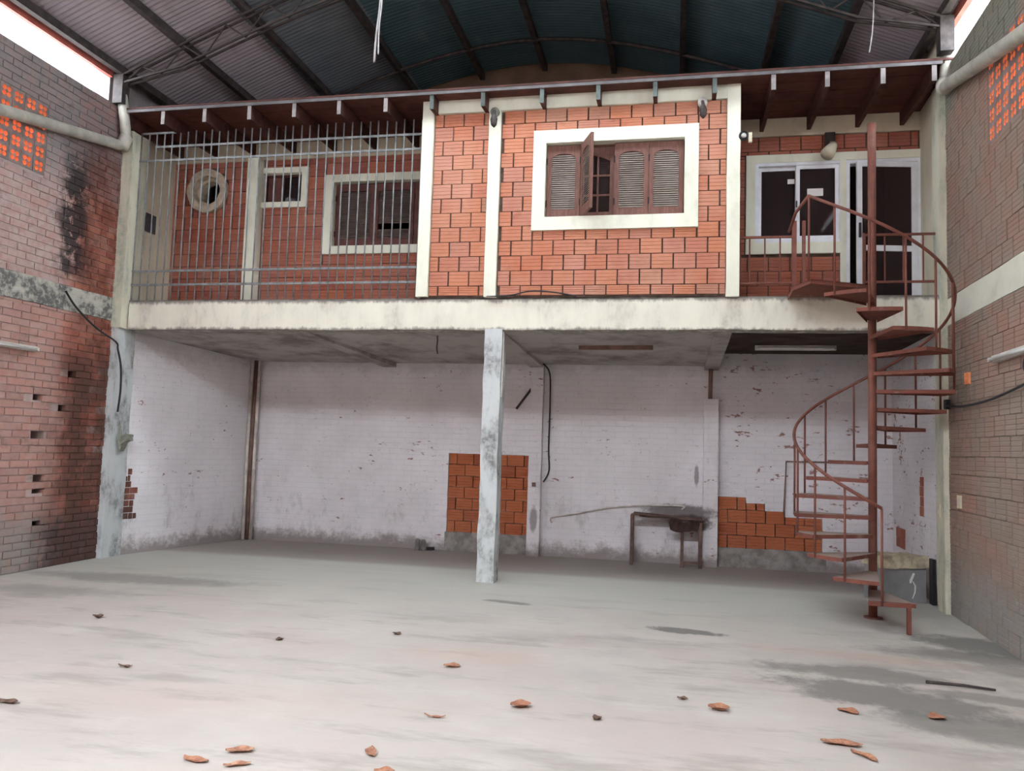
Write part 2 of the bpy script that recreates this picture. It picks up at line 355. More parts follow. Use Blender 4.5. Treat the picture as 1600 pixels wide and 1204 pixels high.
M['brown_gable'] = simple('brown_gable_plaster', (.16, .105, .075), .95, .1, .25, 2)
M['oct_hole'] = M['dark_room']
M['mortar_lump'] = simple('mossy_mortar', (.25, .26, .22), .95, .1, .3, 12)
M['pot'] = simple('grey_cement_bottle', (.19, .18, .175), .85, .2, .25, 12)
t = NT('dry_leaf', .7, .3); M['leaf'] = t.out(t.mix(t.ss(t.noise(40, 3), .35, .65), t.ramp(t.rnd, [(0, (.46, .22, .125)), (.5, (.40, .175, .10)), (1, (.50, .29, .19))]), (.28, .125, .08)))
M['leaf_dark'] = simple('brown_leaf', (.14, .085, .065), .8, .2, .4, 30)
t = NT('added_translucent_roof_sheet', .5, .3)  # for the unseen sheets added to brighten the floor
tl = t.t.nodes.new('ShaderNodeBsdfTranslucent'); tl.inputs[0].default_value = (.80, .82, .82, 1); t.L(tl.outputs[0], t.t.nodes['Material Output'].inputs[0])
M['clear_sheet'] = t.m
t = NT('dark_window_glass', .04, .5)
t.t.nodes.remove(t.b); tr = t.t.nodes.new('ShaderNodeBsdfTransparent'); gl = t.t.nodes.new('ShaderNodeBsdfGlossy'); mx = t.t.nodes.new('ShaderNodeMixShader'); fr = t.t.nodes.new('ShaderNodeFresnel')
tr.inputs[0].default_value = (.36, .34, .36, 1); gl.inputs['Roughness'].default_value = .03; fr.inputs[0].default_value = 1.16
t.L(fr.outputs[0], mx.inputs[0]); t.L(tr.outputs[0], mx.inputs[1]); t.L(gl.outputs[0], mx.inputs[2]); df = t.t.nodes.new('ShaderNodeBsdfDiffuse'); df.inputs[0].default_value = (.22, .15, .15, 1); m2 = t.t.nodes.new('ShaderNodeMixShader'); m2.inputs[0].default_value = .13   # brown diffuse film added to lift the unlit panes
t.L(mx.outputs[0], m2.inputs[1]); t.L(df.outputs[0], m2.inputs[2]); t.L(m2.outputs[0], t.t.nodes['Material Output'].inputs[0])
M['glass'] = t.m

# ------------------------------------------------------------------ brickwork
_bm = {}
def brick_mesh(w, h, d, mat, kind):
    """one brick, front towards -Y, base at z=0, x 0..w; kind 'ribbed' has the three grooves of a hollow block"""
    key = (round(w, 3), round(h, 3), mat.name, kind)
    if key in _bm: return _bm[key]
    b = MB(); w, h = key[0], key[1]
    if kind == 'ribbed' and h > .1:
        g = .005; pts = [(0, d), (0, 0)]
        for k in (1, 2, 3):
            z = h * k / 4; pts += [(z - .007, 0), (z, g), (z + .007, 0)]
        pts += [(h, 0), (h, d)]
        b.prism([(0, y, z) for z, y in pts], (w, 0, 0))
    elif kind == 'ribbed' and h > .05:
        z = h / 2; b.prism([(0, y, zz) for zz, y in ((0, d), (0, 0), (z - .007, 0), (z, .005), (z + .007, 0), (h, 0), (h, d))], (w, 0, 0))
    else:
        c = .004; b.prism([(0, y, z) for z, y in ((0, d), (0, c), (c, 0), (h - c, 0), (h, c), (h, d))], (w, 0, 0))
    _bm[key] = b.mesh('brick', mat); return _bm[key]

def sub_rects(r, holes):
    out = [r]
    for hx0, hx1, hz0, hz1 in holes:
        nxt = []
        for x0, x1, z0, z1 in out:
            if hx1 <= x0 or hx0 >= x1 or hz1 <= z0 or hz0 >= z1: nxt.append((x0, x1, z0, z1)); continue
            if hx0 > x0: nxt.append((x0, hx0, z0, z1))
            if hx1 < x1: nxt.append((hx1, x1, z0, z1))
            a, b_ = max(x0, hx0), min(x1, hx1)
            if hz0 > z0: nxt.append((a, b_, z0, hz0))
            if hz1 < z1: nxt.append((a, b_, hz1, z1))
        out = nxt
    return out

def lay_bricks(parent, rect, holes, L, Hc, mat, joint=.012, kind='ribbed', zoff=0., xoff=0., d=.07, y=-.012, skip=None, far=None, far_mat=None, jit=.003, cap=300):
    """bricks in the parent's local frame (x along the wall, -Y out of it); far(x0,x1,z0) True -> joined into one stuff part"""
    x0, x1, z0, z1 = rect; far_b = MB(); n = 0
    k0 = math.floor((z0 - zoff) / Hc) 
    k = k0
    while zoff + k * Hc < z1 - .01:
        za, zb = max(zoff + k * Hc, z0), min(zoff + (k + 1) * Hc, z1)
        sh = xoff + (L / 2 if k % 2 == 0 else 0)
        j = math.floor((x0 - sh) / L)
        while sh + j * L < x1 - .005:
            xa, xb = max(sh + j * L, x0), min(sh + (j + 1) * L, x1); j += 1
            if xb - xa < .03 or zb - za < .03: continue
            for a, b_, c, e in sub_rects((xa, xb, za, zb), holes):
                if b_ - a < .035 or e - c < .035: continue
                if skip and skip(a, b_, c, e): continue
                jv = joint * 1.6 if kind == 'ribbed' else joint; w = round(b_ - a - jv, 2); h = round(e - c - joint * .8, 3)
                if w < .02 or h < .02: continue
                yy = y + R.uniform(-jit, jit); px = a + (b_ - a - w) / 2 + R.uniform(-.002, .002); pz = c + joint / 2 + R.uniform(-.0015, .0015)
                if (far and far(a, b_, c)) or n >= cap: far_b.box(px, px + w, yy, yy + d, pz, pz + h); continue
                o = link('brick', brick_mesh(w, h, d, mat, kind), parent, (px, yy, pz)); o.rotation_euler = (R.uniform(-.006, .006), R.uniform(-.006, .006), R.uniform(-.008, .008)); n += 1
        k += 1
    if far_b.v:
        o = far_b.obj('brick_courses', far_mat or mat, parent); o['kind'] = 'stuff'
    return n

def backing(name, rect, holes, y0, y1, mats, loc=(0, 0, 0), rz=0, extra=None):
    """the masonry body behind the bricks: rectangle minus openings, in local x/z"""
    b = MB(); xs = sorted({rect[0], rect[1], *[min(max(h[i], rect[0]), rect[1]) for h in holes for i in (0, 1)]}); zs = sorted({rect[2], rect[3], *[min(max(h[i], rect[2]), rect[3]) for h in holes for i in (2, 3)]})
    for i in range(len(xs) - 1):
        for k in range(len(zs) - 1):
            cx, cz = (xs[i] + xs[i + 1]) / 2, (zs[k] + zs[k + 1]) / 2
            if any(h[0] < cx < h[1] and h[2] < cz < h[3] for h in holes): continue
            b.box(xs[i], xs[i + 1], y0, y1, zs[k], zs[k + 1])
    if extra: extra(b)
    o = b.obj(name, mats); o.location = loc; o.rotation_euler[2] = rz; return o

# ================================================================== THE SETTING
D = 9.31                      # front plane of the mezzanine
XL, XR = -7.335, 2.877
def zroof(x): return 7.87 - (math.sqrt(2.04 + .25 * (x + 2.23) ** 2) - 1.43)
# ---- floor
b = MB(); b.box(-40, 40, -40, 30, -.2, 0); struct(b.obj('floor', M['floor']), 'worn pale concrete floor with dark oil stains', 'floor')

# ---- left wall: lower part, ring beam, upper part with the pierced blocks (local x = world Y)
HY = -6.0
def wl_u(y): return y - HY
lv0, lv1 = wl_u(7.03), wl_u(7.90)
missing = [(8.10, 2.02), (8.11, 1.57), (8.19, 1.06), (8.19, .93), (8.23, .52), (8.5, 1.9), (8.62, 2.33)]
o = backing('wall_left', (0, wl_u(12.6), 0, 3.12), [(wl_u(my) - .10, wl_u(my) + .10, mz - .045, mz + .045) for my, mz in missing], .0, .26, M['mortar_left'], (XL, HY, 0), math.pi / 2, extra=lambda q: q.box(0, wl_u(12.6), .26, .32, 0, 3.12))
struct(o, 'lower left wall of limed red brick with dark damp stains and missing bricks', 'wall')
def skipL(a, b_, c, e):
    y0_, y1_ = a + HY, b_ + HY
    for my, mz in missing:
        if y0_ < my < y1_ and c < mz < e: return True
    if y1_ > 9.13 and y0_ < 9.15 and int(round(c / .085)) % 3 == 1 and 1.2 < c < 2.6: return True
    return False
lay_bricks(o, (wl_u(2.5), wl_u(9.28), 0, 3.10), [], .26, .085, M['brick_left'], .011, 'solid', 0, wl_u(9.16), skip=skipL, far=lambda a, b_, c: b_ + HY < 7.16, far_mat=M['brick_left_far'], jit=.005)
o = backing('wall_left_upper', (0, wl_u(12.6), 3.40, 5.97), [(lv0, lv1, 4.62, 5.46)], .0, .3, M['mortar_left'], (XL, HY, 0), math.pi / 2,
            extra=lambda q: q.box(wl_u(8.95), wl_u(12.6), .06, .3, 5.97, 6.45))
struct(o, 'upper left wall of dusty brick with black mould streak and pierced block screen', 'wall')
lay_bricks(o, (wl_u(2.5), wl_u(9.28), 3.40, 5.95), [(lv0, lv1, 4.62, 5.46)], .26, .085, M['brick_left'], .011, 'solid', 3.4, wl_u(9.16), far=lambda a, b_, c: b_ + HY < 7.16, far_mat=M['brick_left_far'], jit=.005)

def vent_mesh():
    """pierced clay block .168 square, four round holes through it; front towards -Y"""
    key = 'vent'
    if key in _bm: return _bm[key]
    s = .168; q = (s - .044) / 2; b = MB(); r = .0295; n = 8; d = .16
    def pt(cx, cz, k, rad): 
        a = math.pi / 4 * k + math.pi / 8 * 0
        return (cx + rad * math.cos(a), cz + rad * math.sin(a))
    b.mi = 1
    for y, fl in ((0, 0), (d, 1)):     # rim
        for (a0, a1, c0, c1) in ((0, s, 0, .022), (0, s, s - .022, s), (0, .022, .022, s - .022), (s - .022, s, .022, s - .022)):
            p = [(a0, y, c0), (a1, y, c0), (a1, y, c1), (a0, y, c1)]; b.quad(*(reversed(p) if fl else p))
    for i in (0, 1):
        for j in (0, 1):
            cx, cz = .022 + q * (i + .5), .022 + q * (j + .5); h = q / 2
            sq = [(cx + h, cz), (cx + h, cz + h), (cx, cz + h), (cx - h, cz + h), (cx - h, cz), (cx - h, cz - h), (cx, cz - h), (cx + h, cz - h)]
            for k in range(8):
                k2 = (k + 1) % 8; a, c = pt(cx, cz, k, r), pt(cx, cz, k2, r)
                b.mi = 1
                b.quad((sq[k][0], 0, sq[k][1]), (a[0], 0, a[1]), (c[0], 0, c[1]), (sq[k2][0], 0, sq[k2][1]))
                b.quad((sq[k2][0], d, sq[k2][1]), (c[0], d, c[1]), (a[0], d, a[1]), (sq[k][0], d, sq[k][1]))
                b.mi = 0
                b.quad((a[0], 0, a[1]), (a[0], d, a[1]), (c[0], d, c[1]), (c[0], 0, c[1]))
    b.mi = 1
    for x in (0, s): b.quad((x, 0, 0), (x, d, 0), (x, d, s), (x, 0, s))
    for z in (0, s): b.quad((0, 0, z), (s, 0, z), (s, d, z), (0, d, z))
    _bm[key] = b.mesh('pierced_block', [M['clay'], M['clay_dusty']]); return _bm[key]
def screen(parent, u0, u1, z0, rows):
    n = round((u1 - u0) / .174); st = (u1 - u0) / n
    for r_ in range(rows):
        for k in range(n): link('pierced_block', vent_mesh(), parent, (u0 + k * st + .003, -.008 + R.uniform(-.002, .002), z0 + r_ * .168))
screen(o, lv0, lv1, 4.62, 5)
b = MB(); b.box(wl_u(-6) , wl_u(9.2), -.02, .3, 3.105, 3.405); o = rough(b.obj('beam_left', cream_mat('mouldy_ring_beam_paint', (.50, .48, .42), (.13, .13, .125), None, 1.3, (2.2, 2.2, 2.6), .40, .56)), .012, .2, 2.0); o.location = (XL, HY, 0); o.rotation_euler[2] = math.pi / 2
struct(o, 'mouldy cream ring beam along the left brick wall', 'beam')

# ---- right wall (local x runs from the mezzanine towards the camera)
ang = math.atan2(-math.cos(.0352), -math.sin(.0352))
rv0, rv1 = 1.40, 2.27
RP = (XR, D, 0)
o = backing('wall_right', (.0, 15.2, 0, 3.05), [], .002, .3, M['mortar_right'], RP, ang)
struct(o, 'lower right wall of dusty grooved hollow brick', 'wall')
hb = (.66, .79, 2.36, 2.48)
lay_bricks(o, (.06, 6.5, 0, 3.04), [hb], .26, .1826, M['brick_right'], .010, 'ribbed', 0, 0, far=lambda a, b_, c: a > 2.9, far_mat=M['brick_right_far'])
hbo = o
o = backing('wall_right_upper', (0, 15.2, 3.33, 5.89), [(rv0, rv1, 4.52, 5.36)], .002, .3, M['mortar_right'], RP, ang)
struct(o, 'upper right wall of dusty brick with pierced orange block screen', 'wall')
lay_bricks(o, (.06, 6.5, 3.335, 5.87), [(rv0, rv1, 4.52, 5.36)], .26, .1826, M['brick_right'], .010, 'ribbed', 3.335, 0, far=lambda a, b_, c: a > 2.9, far_mat=M['brick_right_far'])
screen(o, rv0, rv1, 4.52, 5)
b = MB(); b.box(.05, 15.2, -.012, .3, 3.045, 3.33); o = rough(b.obj('beam_right', cream_mat('cream_ring_beam_paint', (.68, .66, .56), (.42, .40, .33), None, .5, (1, 1, 1.6))), .006, .2, 2.0); o.location = RP; o.rotation_euler[2] = ang
struct(o, 'cream ring beam along the right brick wall', 'beam')
# walls of the rooms behind the front plane, right side
b = MB(); b.box(-3.4, 0, 0, .3, 0, 3.05); o = b.obj('wall_right_inner', M['white_wall']); o.location = RP; o.rotation_euler[2] = ang
struct(o, 'whitewashed right side wall under the mezzanine, flaking to brick', 'wall')
lay_bricks(o, (-1.25, -.88, .93, 1.40), [(-1.25, -1.13, .9, 1.5), (-.99, -.8, .9, 1.5)], .14, .118, M['brick_dim'], .006, 'solid', .93, -1.13, d=.02)
lay_bricks(o, (-2.35, -1.9, .44, .70), [], .23, .13, M['brick_dim'], .005, 'solid', .44, 0, d=.02)
b = MB(); b.box(-3.4, 0, 0.0, .3, 3.05, 6.5); o = b.obj('wall_right_recess', M['cream_dim']); o.location = RP; o.rotation_euler[2] = ang
struct(o, 'cream plastered side wall of the upper right recess', 'wall')

# ---- far back gable, unseen light-blocking wall behind the camera
b = MB(); pts = [(-8.2, 12.6, 0), (4, 12.6, 0)] + [(x, 12.6, zroof(x) + .1) for x in [4 - 12.2 * k / 30 for k in range(31)]]
b.prism(pts, (0, .2, 0)); struct(b.obj('wall_gable', M['brown_gable']), 'brown gable wall closing the vault above the upper rooms', 'wall')
b = MB(); b.box(-9, 5, -6.3, -6.0, 0, 7.9); struct(b.obj('unseen_wall_front', M['timber']), 'unseen dark wall behind the viewer, shaped to cut low sky light', 'wall')  # unseen; height and darkness chosen to sharpen the mezzanine's shadow line

# ---- vaulted tin roof
ceil = empty('ceiling', (0, 0, 0)); struct(ceil, 'dark vaulted ceiling of corrugated metal sheets on steel purlins', 'ceiling')
def sheet_mesh(xa, xb, mat='sheet'):
    b = MB(); nx = 14; ny = 13 * 6; wid = 1.0
    for j in range(ny + 1):
        y = wid * j / ny; hgt = .011 * math.cos(2 * math.pi * j / 6)
        for i in range(nx + 1):
            x = xa + (xb - xa) * i / nx; b.v.append((x, y, zroof(x) + .075 + hgt))
    for j in range(ny):
        for i in range(nx):
            q = j * (nx + 1) + i; b.f.append((q, q + nx + 1, q + nx + 2, q + 1)); b.m.append(0)
    return b.mesh('roof_sheet', M[mat], True)
ms = [sheet_mesh(-5.7, -4.3, 'sheet_half_lit'), sheet_mesh(-4.35, -2.15), sheet_mesh(-2.2, .55), sheet_mesh(.5, 2.0), sheet_mesh(-7.44, -5.65, 'sheet_edge_lit'), sheet_mesh(1.95, 2.99, 'sheet_edge_lit')]  # outer courses carry the painted edge light
YR = -2.12
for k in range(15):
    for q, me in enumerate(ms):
        sky = q in (1, 2) and k == 9      # unseen translucent sheets added by the ridge to light the floor
        o = link('added_translucent_sheet' if sky else 'roof_sheet', me, ceil, (0, YR + k * .985, .006 * ((k + q) % 2)))
        if sky:
            o.material_slots[0].link = 'OBJECT'; o.material_slots[0].material = M['clear_sheet']
for x in (-7.25, -6.42, -5.5, -4.36, -3.24, -2.18, -1.04, .04, 1.18, 1.98, 2.78):
    b = MB(); z = zroof(x); b.box(x - .04, x + .04, YR, 12.6, z - .05, z + .055); b.obj('purlin', M['steel'], ceil)
for sx, lab in ((XL - .03, 'left'), (XR + .0, 'right')):
    b = MB(); z = zroof(sx)
    xo = -.02 if lab == 'left' else .04
    b.box(sx + xo - .03, sx + xo + .03, YR, 8.95 if lab == 'left' else 9.25, 6.32, z + .06); b.obj('eave_channel', M['fascia'], ceil)

def arch_truss(y, label):
    t = empty('roof_truss', (0, y, 0)); tag(t, label, 'truss')
    X = [XL + .08 + (XR - XL - .16) * i / 34 for i in range(35)]
    top = [(x, 0, zroof(x) - .08) for x in X]
    def low(x):
        e = min((x - X[0]) / .9, (X[-1] - x) / .9, 1); return .10 + .20 * max(0, e)
    bot = [(x, 0, zroof(x) - .08 - low(x)) for x in X]
    for nm, pts in (('upper_chord', top), ('lower_chord', bot)):
        b = MB()
        for dy in (-.045, .045): b.tube([(p[0], dy, p[2]) for p in pts], .018, 5)
        b.obj(nm, M['steel'], t)
    b = MB()
    for i in range(34):
        p, q = (top[i], bot[i + 1]) if i % 2 else (bot[i], top[i + 1]); b.tube([p, q], .011, 5)
    b.obj('lattice_web', M['steel'], t)
    for x in (X[0], X[-1]):
        b = MB(); b.box(x - .07, x + .07, -.07, .07, zroof(x) - .45, zroof(x) - .06); b.obj('bearing_plate', M['steel'], t)
    return t
arch_truss(9.0, 'rusty lattice arch truss spanning the vault just above the eave')
b = MB(); b.tube([(XL + .1 + (XR - XL - .2) * i / 40, 11.6, zroof(XL + .1 + (XR - XL - .2) * i / 40) - .03) for i in range(41)], .03, 6)
tag(b.obj('arch_rib', M['steel'], None, True), 'slim curved steel rib under the vault close to the brown gable', 'rib')

# ================================================================== UNDER THE MEZZANINE
ph = (-3.39, -2.115, .285, 1.482)
p2 = [(.635, 1.02, 0.27, .99), (1.02, 1.28, .27, .91), (1.28, 1.55, .27, .81), (1.55, 2.05, .27, .735)]
o = backing('wall_back', (-7.6, 3.2, 0, 3.1), [ph] + p2, 0, .3, M['white_wall'], (0, 11.9, 0), 0, extra=lambda q: q.box(-7.6, 3.2, .3, .34, 0, 3.1))
struct(o, 'whitewashed brick back wall under the mezzanine with bare orange brick patches', 'wall')
lay_bricks(o, ph, [], .262, .171, M['brick_patch'], .010, 'ribbed', .285, -3.39, y=.012, d=.05)
lay_bricks(o, (.635, 2.05, .27, .99), [(1.02, 3, .91, 2), (1.28, 3, .81, 2), (1.55, 3, .735, 2)], .262, .18, M['brick_patch'], .010, 'ribbed', .27, .635, y=.010, d=.05)
b = MB(); b.box(-3.41, -2.11, -.012, .02, 0, .285); rough(b.obj('cement_strip', M['mortar_pale'], o), .006, .12, 4)
b = MB(); b.box(.64, 2.1, -.014, .02, 0, .275); rough(b.obj('cement_strip', M['mortar_pale'], o), .006, .12, 4)
# left inner wall
P0 = Vector((-7.26, 9.5, 0)); P1 = Vector((-6.74, 11.95, 0)); dv = P1 - P0; a_in = math.atan2(dv.y, dv.x); LL = dv.length
b = MB(); b.box(0, LL, 0, .25, 0, 3.1); o = b.obj('wall_left_inner', M['white_wall']); o.location = P0; o.rotation_euler[2] = a_in
struct(o, 'whitewashed left side wall under the mezzanine', 'wall')
lay_bricks(o, (.06, .30, .47, 1.16), [(.24, .4, .55, .72), (.19, .4, .9, 1.2), (0, .12, 1.05, 1.2), (.26, .4, .72, .81)], .22, .085, M['brick_left'], .008, 'solid', .47, .06, y=-.006, d=.02)
# soffit: two pale bays and the dark right bay
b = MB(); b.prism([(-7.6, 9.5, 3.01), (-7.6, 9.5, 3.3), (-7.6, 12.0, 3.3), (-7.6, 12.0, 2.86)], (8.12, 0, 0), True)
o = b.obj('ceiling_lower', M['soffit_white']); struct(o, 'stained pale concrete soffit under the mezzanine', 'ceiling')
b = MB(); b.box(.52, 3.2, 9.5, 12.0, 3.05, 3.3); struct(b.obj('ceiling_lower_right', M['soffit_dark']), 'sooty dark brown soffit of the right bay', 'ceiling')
def cross_beam(x0, x1, x2, x3, mat, label):
    b = MB(); v = [(x0, 9.5, 2.99), (x1, 9.5, 2.99), (x3, 11.9, 2.80), (x2, 11.9, 2.80)]
    b.prism(v, (0, 0, .3)); struct(rough(b.obj('cross_beam', mat), .006, .3, 3), label, 'beam')
cross_beam(-4.86, -4.66, -4.52, -4.30, M['soffit_white'], 'pale cross beam under the soffit left of the central column')
cross_beam(-2.26, -2.06, -2.13, -1.93, M['soffit_white'], 'pale cross beam from the central column to the wall pilaster')
cross_beam(.44, .64, .42, .62, M['soffit_white'], 'pale cross beam beside the dark right bay')
# front beam and slab edge
b = MB(); b.box(-7.16, 2.80, D, 9.56, 3.005, 3.375); struct(rough(b.obj('beam_front', M['beam_paint']), .014, .16, 2.2), 'stained cream concrete beam across the mezzanine front', 'beam')
b = MB(); b.box(-7.3, 2.86, D + .03, 12.0, 3.30, 3.40); struct(rough(b.obj('floor_upper', M['slab_edge']), .006, .6, 2.5), 'dark worn slab edge on top of the front beam', 'floor')
# columns
def column(name, x0, x1, y0, y1, z0, z1, mat, label, lean=0, amp=.012):
    b = MB(); b.box(x0, x1, y0, y1, z0, z1); o = rough(b.obj(name, mat), amp, .16, 2.6)
    for v in o.data.vertices: v.co.x += lean * (v.co.z - z0)
    return struct(o, label, 'column')
column('column', -2.258, -2.05, D - .01, 9.55, 0, 3.02, M['column_paint'], 'peeling white and grey concrete column at the centre', 0, .016)
column('column', -7.47, -7.235, 9.22, 9.58, 0, 3.06, M['column_paint'], 'peeling blue-white column standing against the left brick wall', .003, .016)
column('column', -7.40, -7.18, 9.20, 9.55, 3.02, 5.68, M['column_cream'], 'mouldy cream column carrying the left end of the eave', 0, .010)
column('column', 2.81, 2.96, 9.24, 9.5, 0, 5.75, M['column_cream'], 'cream and green stained column at the right brick wall', -.002, .008)
column('pilaster_column', -2.12, -1.93, 11.76, 11.92, 0, 2.9, M['white_wall'], 'whitewashed pilaster on the back wall behind the central column', 0, .006)
column('pilaster_column', .42, .622, 11.74, 11.92, 0, 2.375, M['white_wall'], 'short whitewashed pilaster behind the rusty bench', 0, .006)

# ================================================================== UPPER FRONT
Hc, z00 = .1826, 3.356
win1 = (-1.71, .228, 4.212, 5.425)
o = backing('wall_upper_front', (-3.1, .66, 3.40, 5.9), [(-1.60, .10, 4.33, 5.31)], .010, .2, M['mortar'], (0, D, 0), 0, extra=lambda q: (q.box(-3.1, -2.95, .2, 3.2, 3.40, 5.9), q.box(.5, .66, .2, 3.2, 3.40, 5.9)))
struct(o, 'projecting upper front of orange hollow brick between cream posts', 'wall')
lay_bricks(o, (-2.99, -2.285, 3.42, 5.71), [], .2575, Hc, M['brick'], .012, 'ribbed', z00, -1.71, cap=600)
lay_bricks(o, (-2.13, .555, 3.42, 5.71), [win1], .2575, Hc, M['brick'], .012, 'ribbed', z00, -1.71, cap=600)
for k, (x0, x1, z0, z1, lab) in enumerate(((-3.137, -2.99, 3.41, 5.89, 'left'), (-2.282, -2.133, 3.40, 5.72, 'middle'), (.553, .70, 3.385, 5.89, 'right'))):
    b = MB(); b.box(x0, x1, D - .05, D + .1, z0, z1); struct(rough(b.obj('trim_%d' % (k + 1), M['cream']), .004, .2, 3), 'cream %s post of the projecting brick front' % lab, 'trim')
b = MB(); b.box(-2.99, .553, D - .045, D + .1, 5.712, 5.89); struct(rough(b.obj('trim_4', M['cream']), .004, .2, 3), 'cream band under the eave above the shuttered window', 'trim')

def rect_ring(b, x0, x1, z0, z1, ix0, ix1, iz0, iz1, y0, y1):
    b.ring([(x0, z0), (x1, z0), (x1, z1), (x0, z1)], [(ix0, iz0), (ix1, iz0), (ix1, iz1), (ix0, iz1)], y0, y1)

def shutter(parent, w, h, loc, rz, arch, wood, louv, gap=None):
    """louvred leaf hinged at local x=0; front -Y"""
    s = .055; top = .10; n = 10
    inner = [(s, .10), (w - s, .10)]
    zc = h - top - arch
    for i in range(n + 1):
        a = math.pi * i / n
        inner.append((w / 2 + (w / 2 - s) * math.cos(a), zc + arch * math.sin(a)))
    outer = [(0, 0), (w, 0)] + [(w, h)] * 0
    for i in range(n + 1):
        f = i / n
        if f <= .2: outer.append((w, zc + (h - zc) * f / .2))
        elif f < .8: outer.append((w - w * (f - .2) / .6, h))
        else: outer.append((0, h - (h - zc) * (f - .8) / .2))
    b = MB(); b.ring(outer, inner, 0, .035); o = b.obj('shutter', wood, parent); o.location = loc; o.rotation_euler[2] = rz
    b = MB(); z = .11; st = .026
    while z < h - top - .01:
        hw = w / 2 - s
        if z > zc: 
            q = max(0, 1 - ((z - zc) / max(arch, 1e-3)) ** 2); hw *= math.sqrt(q)
        if hw > .02 and not (gap and gap[0] < z < gap[1]):
            b.prism([(w / 2 - hw, .006, z), (w / 2 - hw, .010, z - .004), (w / 2 - hw, .032, z + .020), (w / 2 - hw, .028, z + .024)], (2 * hw, 0, 0))
        z += st
    l = b.obj('louvers', louv, o); l['kind'] = 'stuff'
    for z in (h * .2, h * .78):
        b = MB(); b.tube([(0, -.006, z - .04), (0, -.006, z + .04)], .008, 6); b.obj('hinge', M['black'], o)
    return o

w1 = empty('window_1', (0, D, 0)); struct(w1, 'cream framed window with four brown louvred shutters, one swung open', 'window')
b = MB(); rect_ring(b, -1.72, .236, 4.205, 5.432, -1.567, .075, 4.365, 5.275, -.045, .12); o = rough(b.obj('surround', M['cream'], w1), .003, .25, 3)
b = MB(); rect_ring(b, -1.60, .10, 4.33, 5.31, -1.545, .055, 4.385, 5.255, .085, .16); b.obj('frame', M['shutter'], w1)
LX = [-1.556, -1.150, -.742, -.336, .068]; hh = .89
shutter(w1, LX[1] - LX[0] - .004, hh, (LX[0], .03, 4.372), 0, .07, M['shutter'], M['louver'])
shutter(w1, .40, hh, (LX[1] + .004, .01, 4.372), math.radians(-67), .07, M['shutter'], M['louver'])
shutter(w1, LX[3] - LX[2] - .004, hh, (LX[2], .03, 4.372), 0, .07, M['shutter'], M['louver'])
shutter(w1, LX[4] - LX[3] - .004, hh, (LX[3], .03, 4.372), 0, .07, M['shutter'], M['louver'])
# glazed sash seen through the open leaf
x0, x1 = LX[1] - .2, LX[2] + .01
b = MB(); rect_ring(b, x0, x1, 4.385, 5.255, x0 + .05, x1 - .07, 4.45, 5.16, .10, .14)
b.prism([(x0 + .05, .10, 5.08)] + [(x0 + .05 + (x1 - .07 - x0 - .05) * i / 8, .10, 5.08 + .075 * math.sin(math.pi * i / 8)) for i in range(9)][1:-1] + [(x1 - .07, .10, 5.08), (x1 - .07, .10, 5.165), (x0 + .05, .10, 5.165)], (0, .04, 0))
sash = b.obj('sash', M['shutter'], w1)
b = MB(); b.box(-.955, -.935, .10, .13, 4.44, 5.15); b.obj('glazing_bar', M['shutter'], sash)
for z in (4.66, 4.90): 
    b = MB(); b.box(x0 + .04, x1 - .06, .105, .13, z - .011, z + .011); b.obj('glazing_bar', M['shutter'], sash)
b = MB(); b.box(x0 + .04, x1 - .06, .12, .125, 4.44, 5.16); b.obj('pane', M['glass'], sash)

# ---- left recess
YB = 10.35
win2 = (-4.905, -3.05, 4.235, 5.368); w3 = (-5.965, -5.18, 4.93, 5.505); oc = (-6.755, 5.205)
o = backing('wall_upper_left', (-7.4, -3.0, 3.40, 5.95), [(-4.79, -3.05, 4.32, 5.28), (-5.89, -5.26, 5.00, 5.43), (oc[0] - .24, oc[0] + .24, oc[1] - .24, oc[1] + .24)], .006, .2, M['mortar'], (0, YB, 0))
struct(o, 'recessed upper left wall of red hollow brick behind the grille', 'wall')
octr = (oc[0] - .25, oc[0] + .25, oc[1] - .25, oc[1] + .25)
octs = [octr, (oc[0] - .15, oc[0] + .15, oc[1] - .31, oc[1] + .31), (oc[0] - .31, oc[0] + .31, oc[1] - .15, oc[1] + .15)]
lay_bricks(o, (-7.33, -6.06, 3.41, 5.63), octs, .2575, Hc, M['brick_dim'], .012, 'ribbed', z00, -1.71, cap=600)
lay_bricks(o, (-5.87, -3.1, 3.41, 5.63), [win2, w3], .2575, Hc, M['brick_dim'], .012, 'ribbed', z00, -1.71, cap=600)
b = MB(); b.box(-7.35, -3.05, YB - .03, YB + .1, 5.63, 5.90); struct(rough(b.obj('trim_5', M['cream_dim']), .004, .25, 3), 'dusty cream band under the rafters behind the grille', 'trim')
b = MB(); b.box(-6.055, -5.88, YB - .16, YB + .1, 3.40, 5.63); struct(rough(b.obj('trim_6', M['cream']), .004, .25, 3), 'cream pier between the octagonal and the small barred window', 'trim')
b = MB(); b.box(-7.36, -7.31, 9.50, YB, 3.40, 5.9); struct(b.obj('wall_left_recess', M['cream_dim']), 'cream plastered left end of the upper recess', 'wall')
w = empty('window_2', (0, YB, 0)); struct(w, 'wide window of dark closed shutters behind the grey grille', 'window')
b = MB(); rect_ring(b, -4.915, -2.95, 4.228, 5.372, -4.77, -2.99, 4.345, 5.262, -.04, .12); rough(b.obj('surround', M['cream'], w), .003, .25, 3)
b = MB(); rect_ring(b, -4.79, -2.98, 4.32, 5.29, -4.735, -3.0, 4.37, 5.235, .08, .16); b.obj('frame', M['shutter_dark'], w)
for k in range(3): shutter(w, .575, .885, (-4.755 + k * .585, .03, 4.355), 0, .004, M['shutter_dark'], M['louver_dark'], (.215, .31) if k == 1 else None)
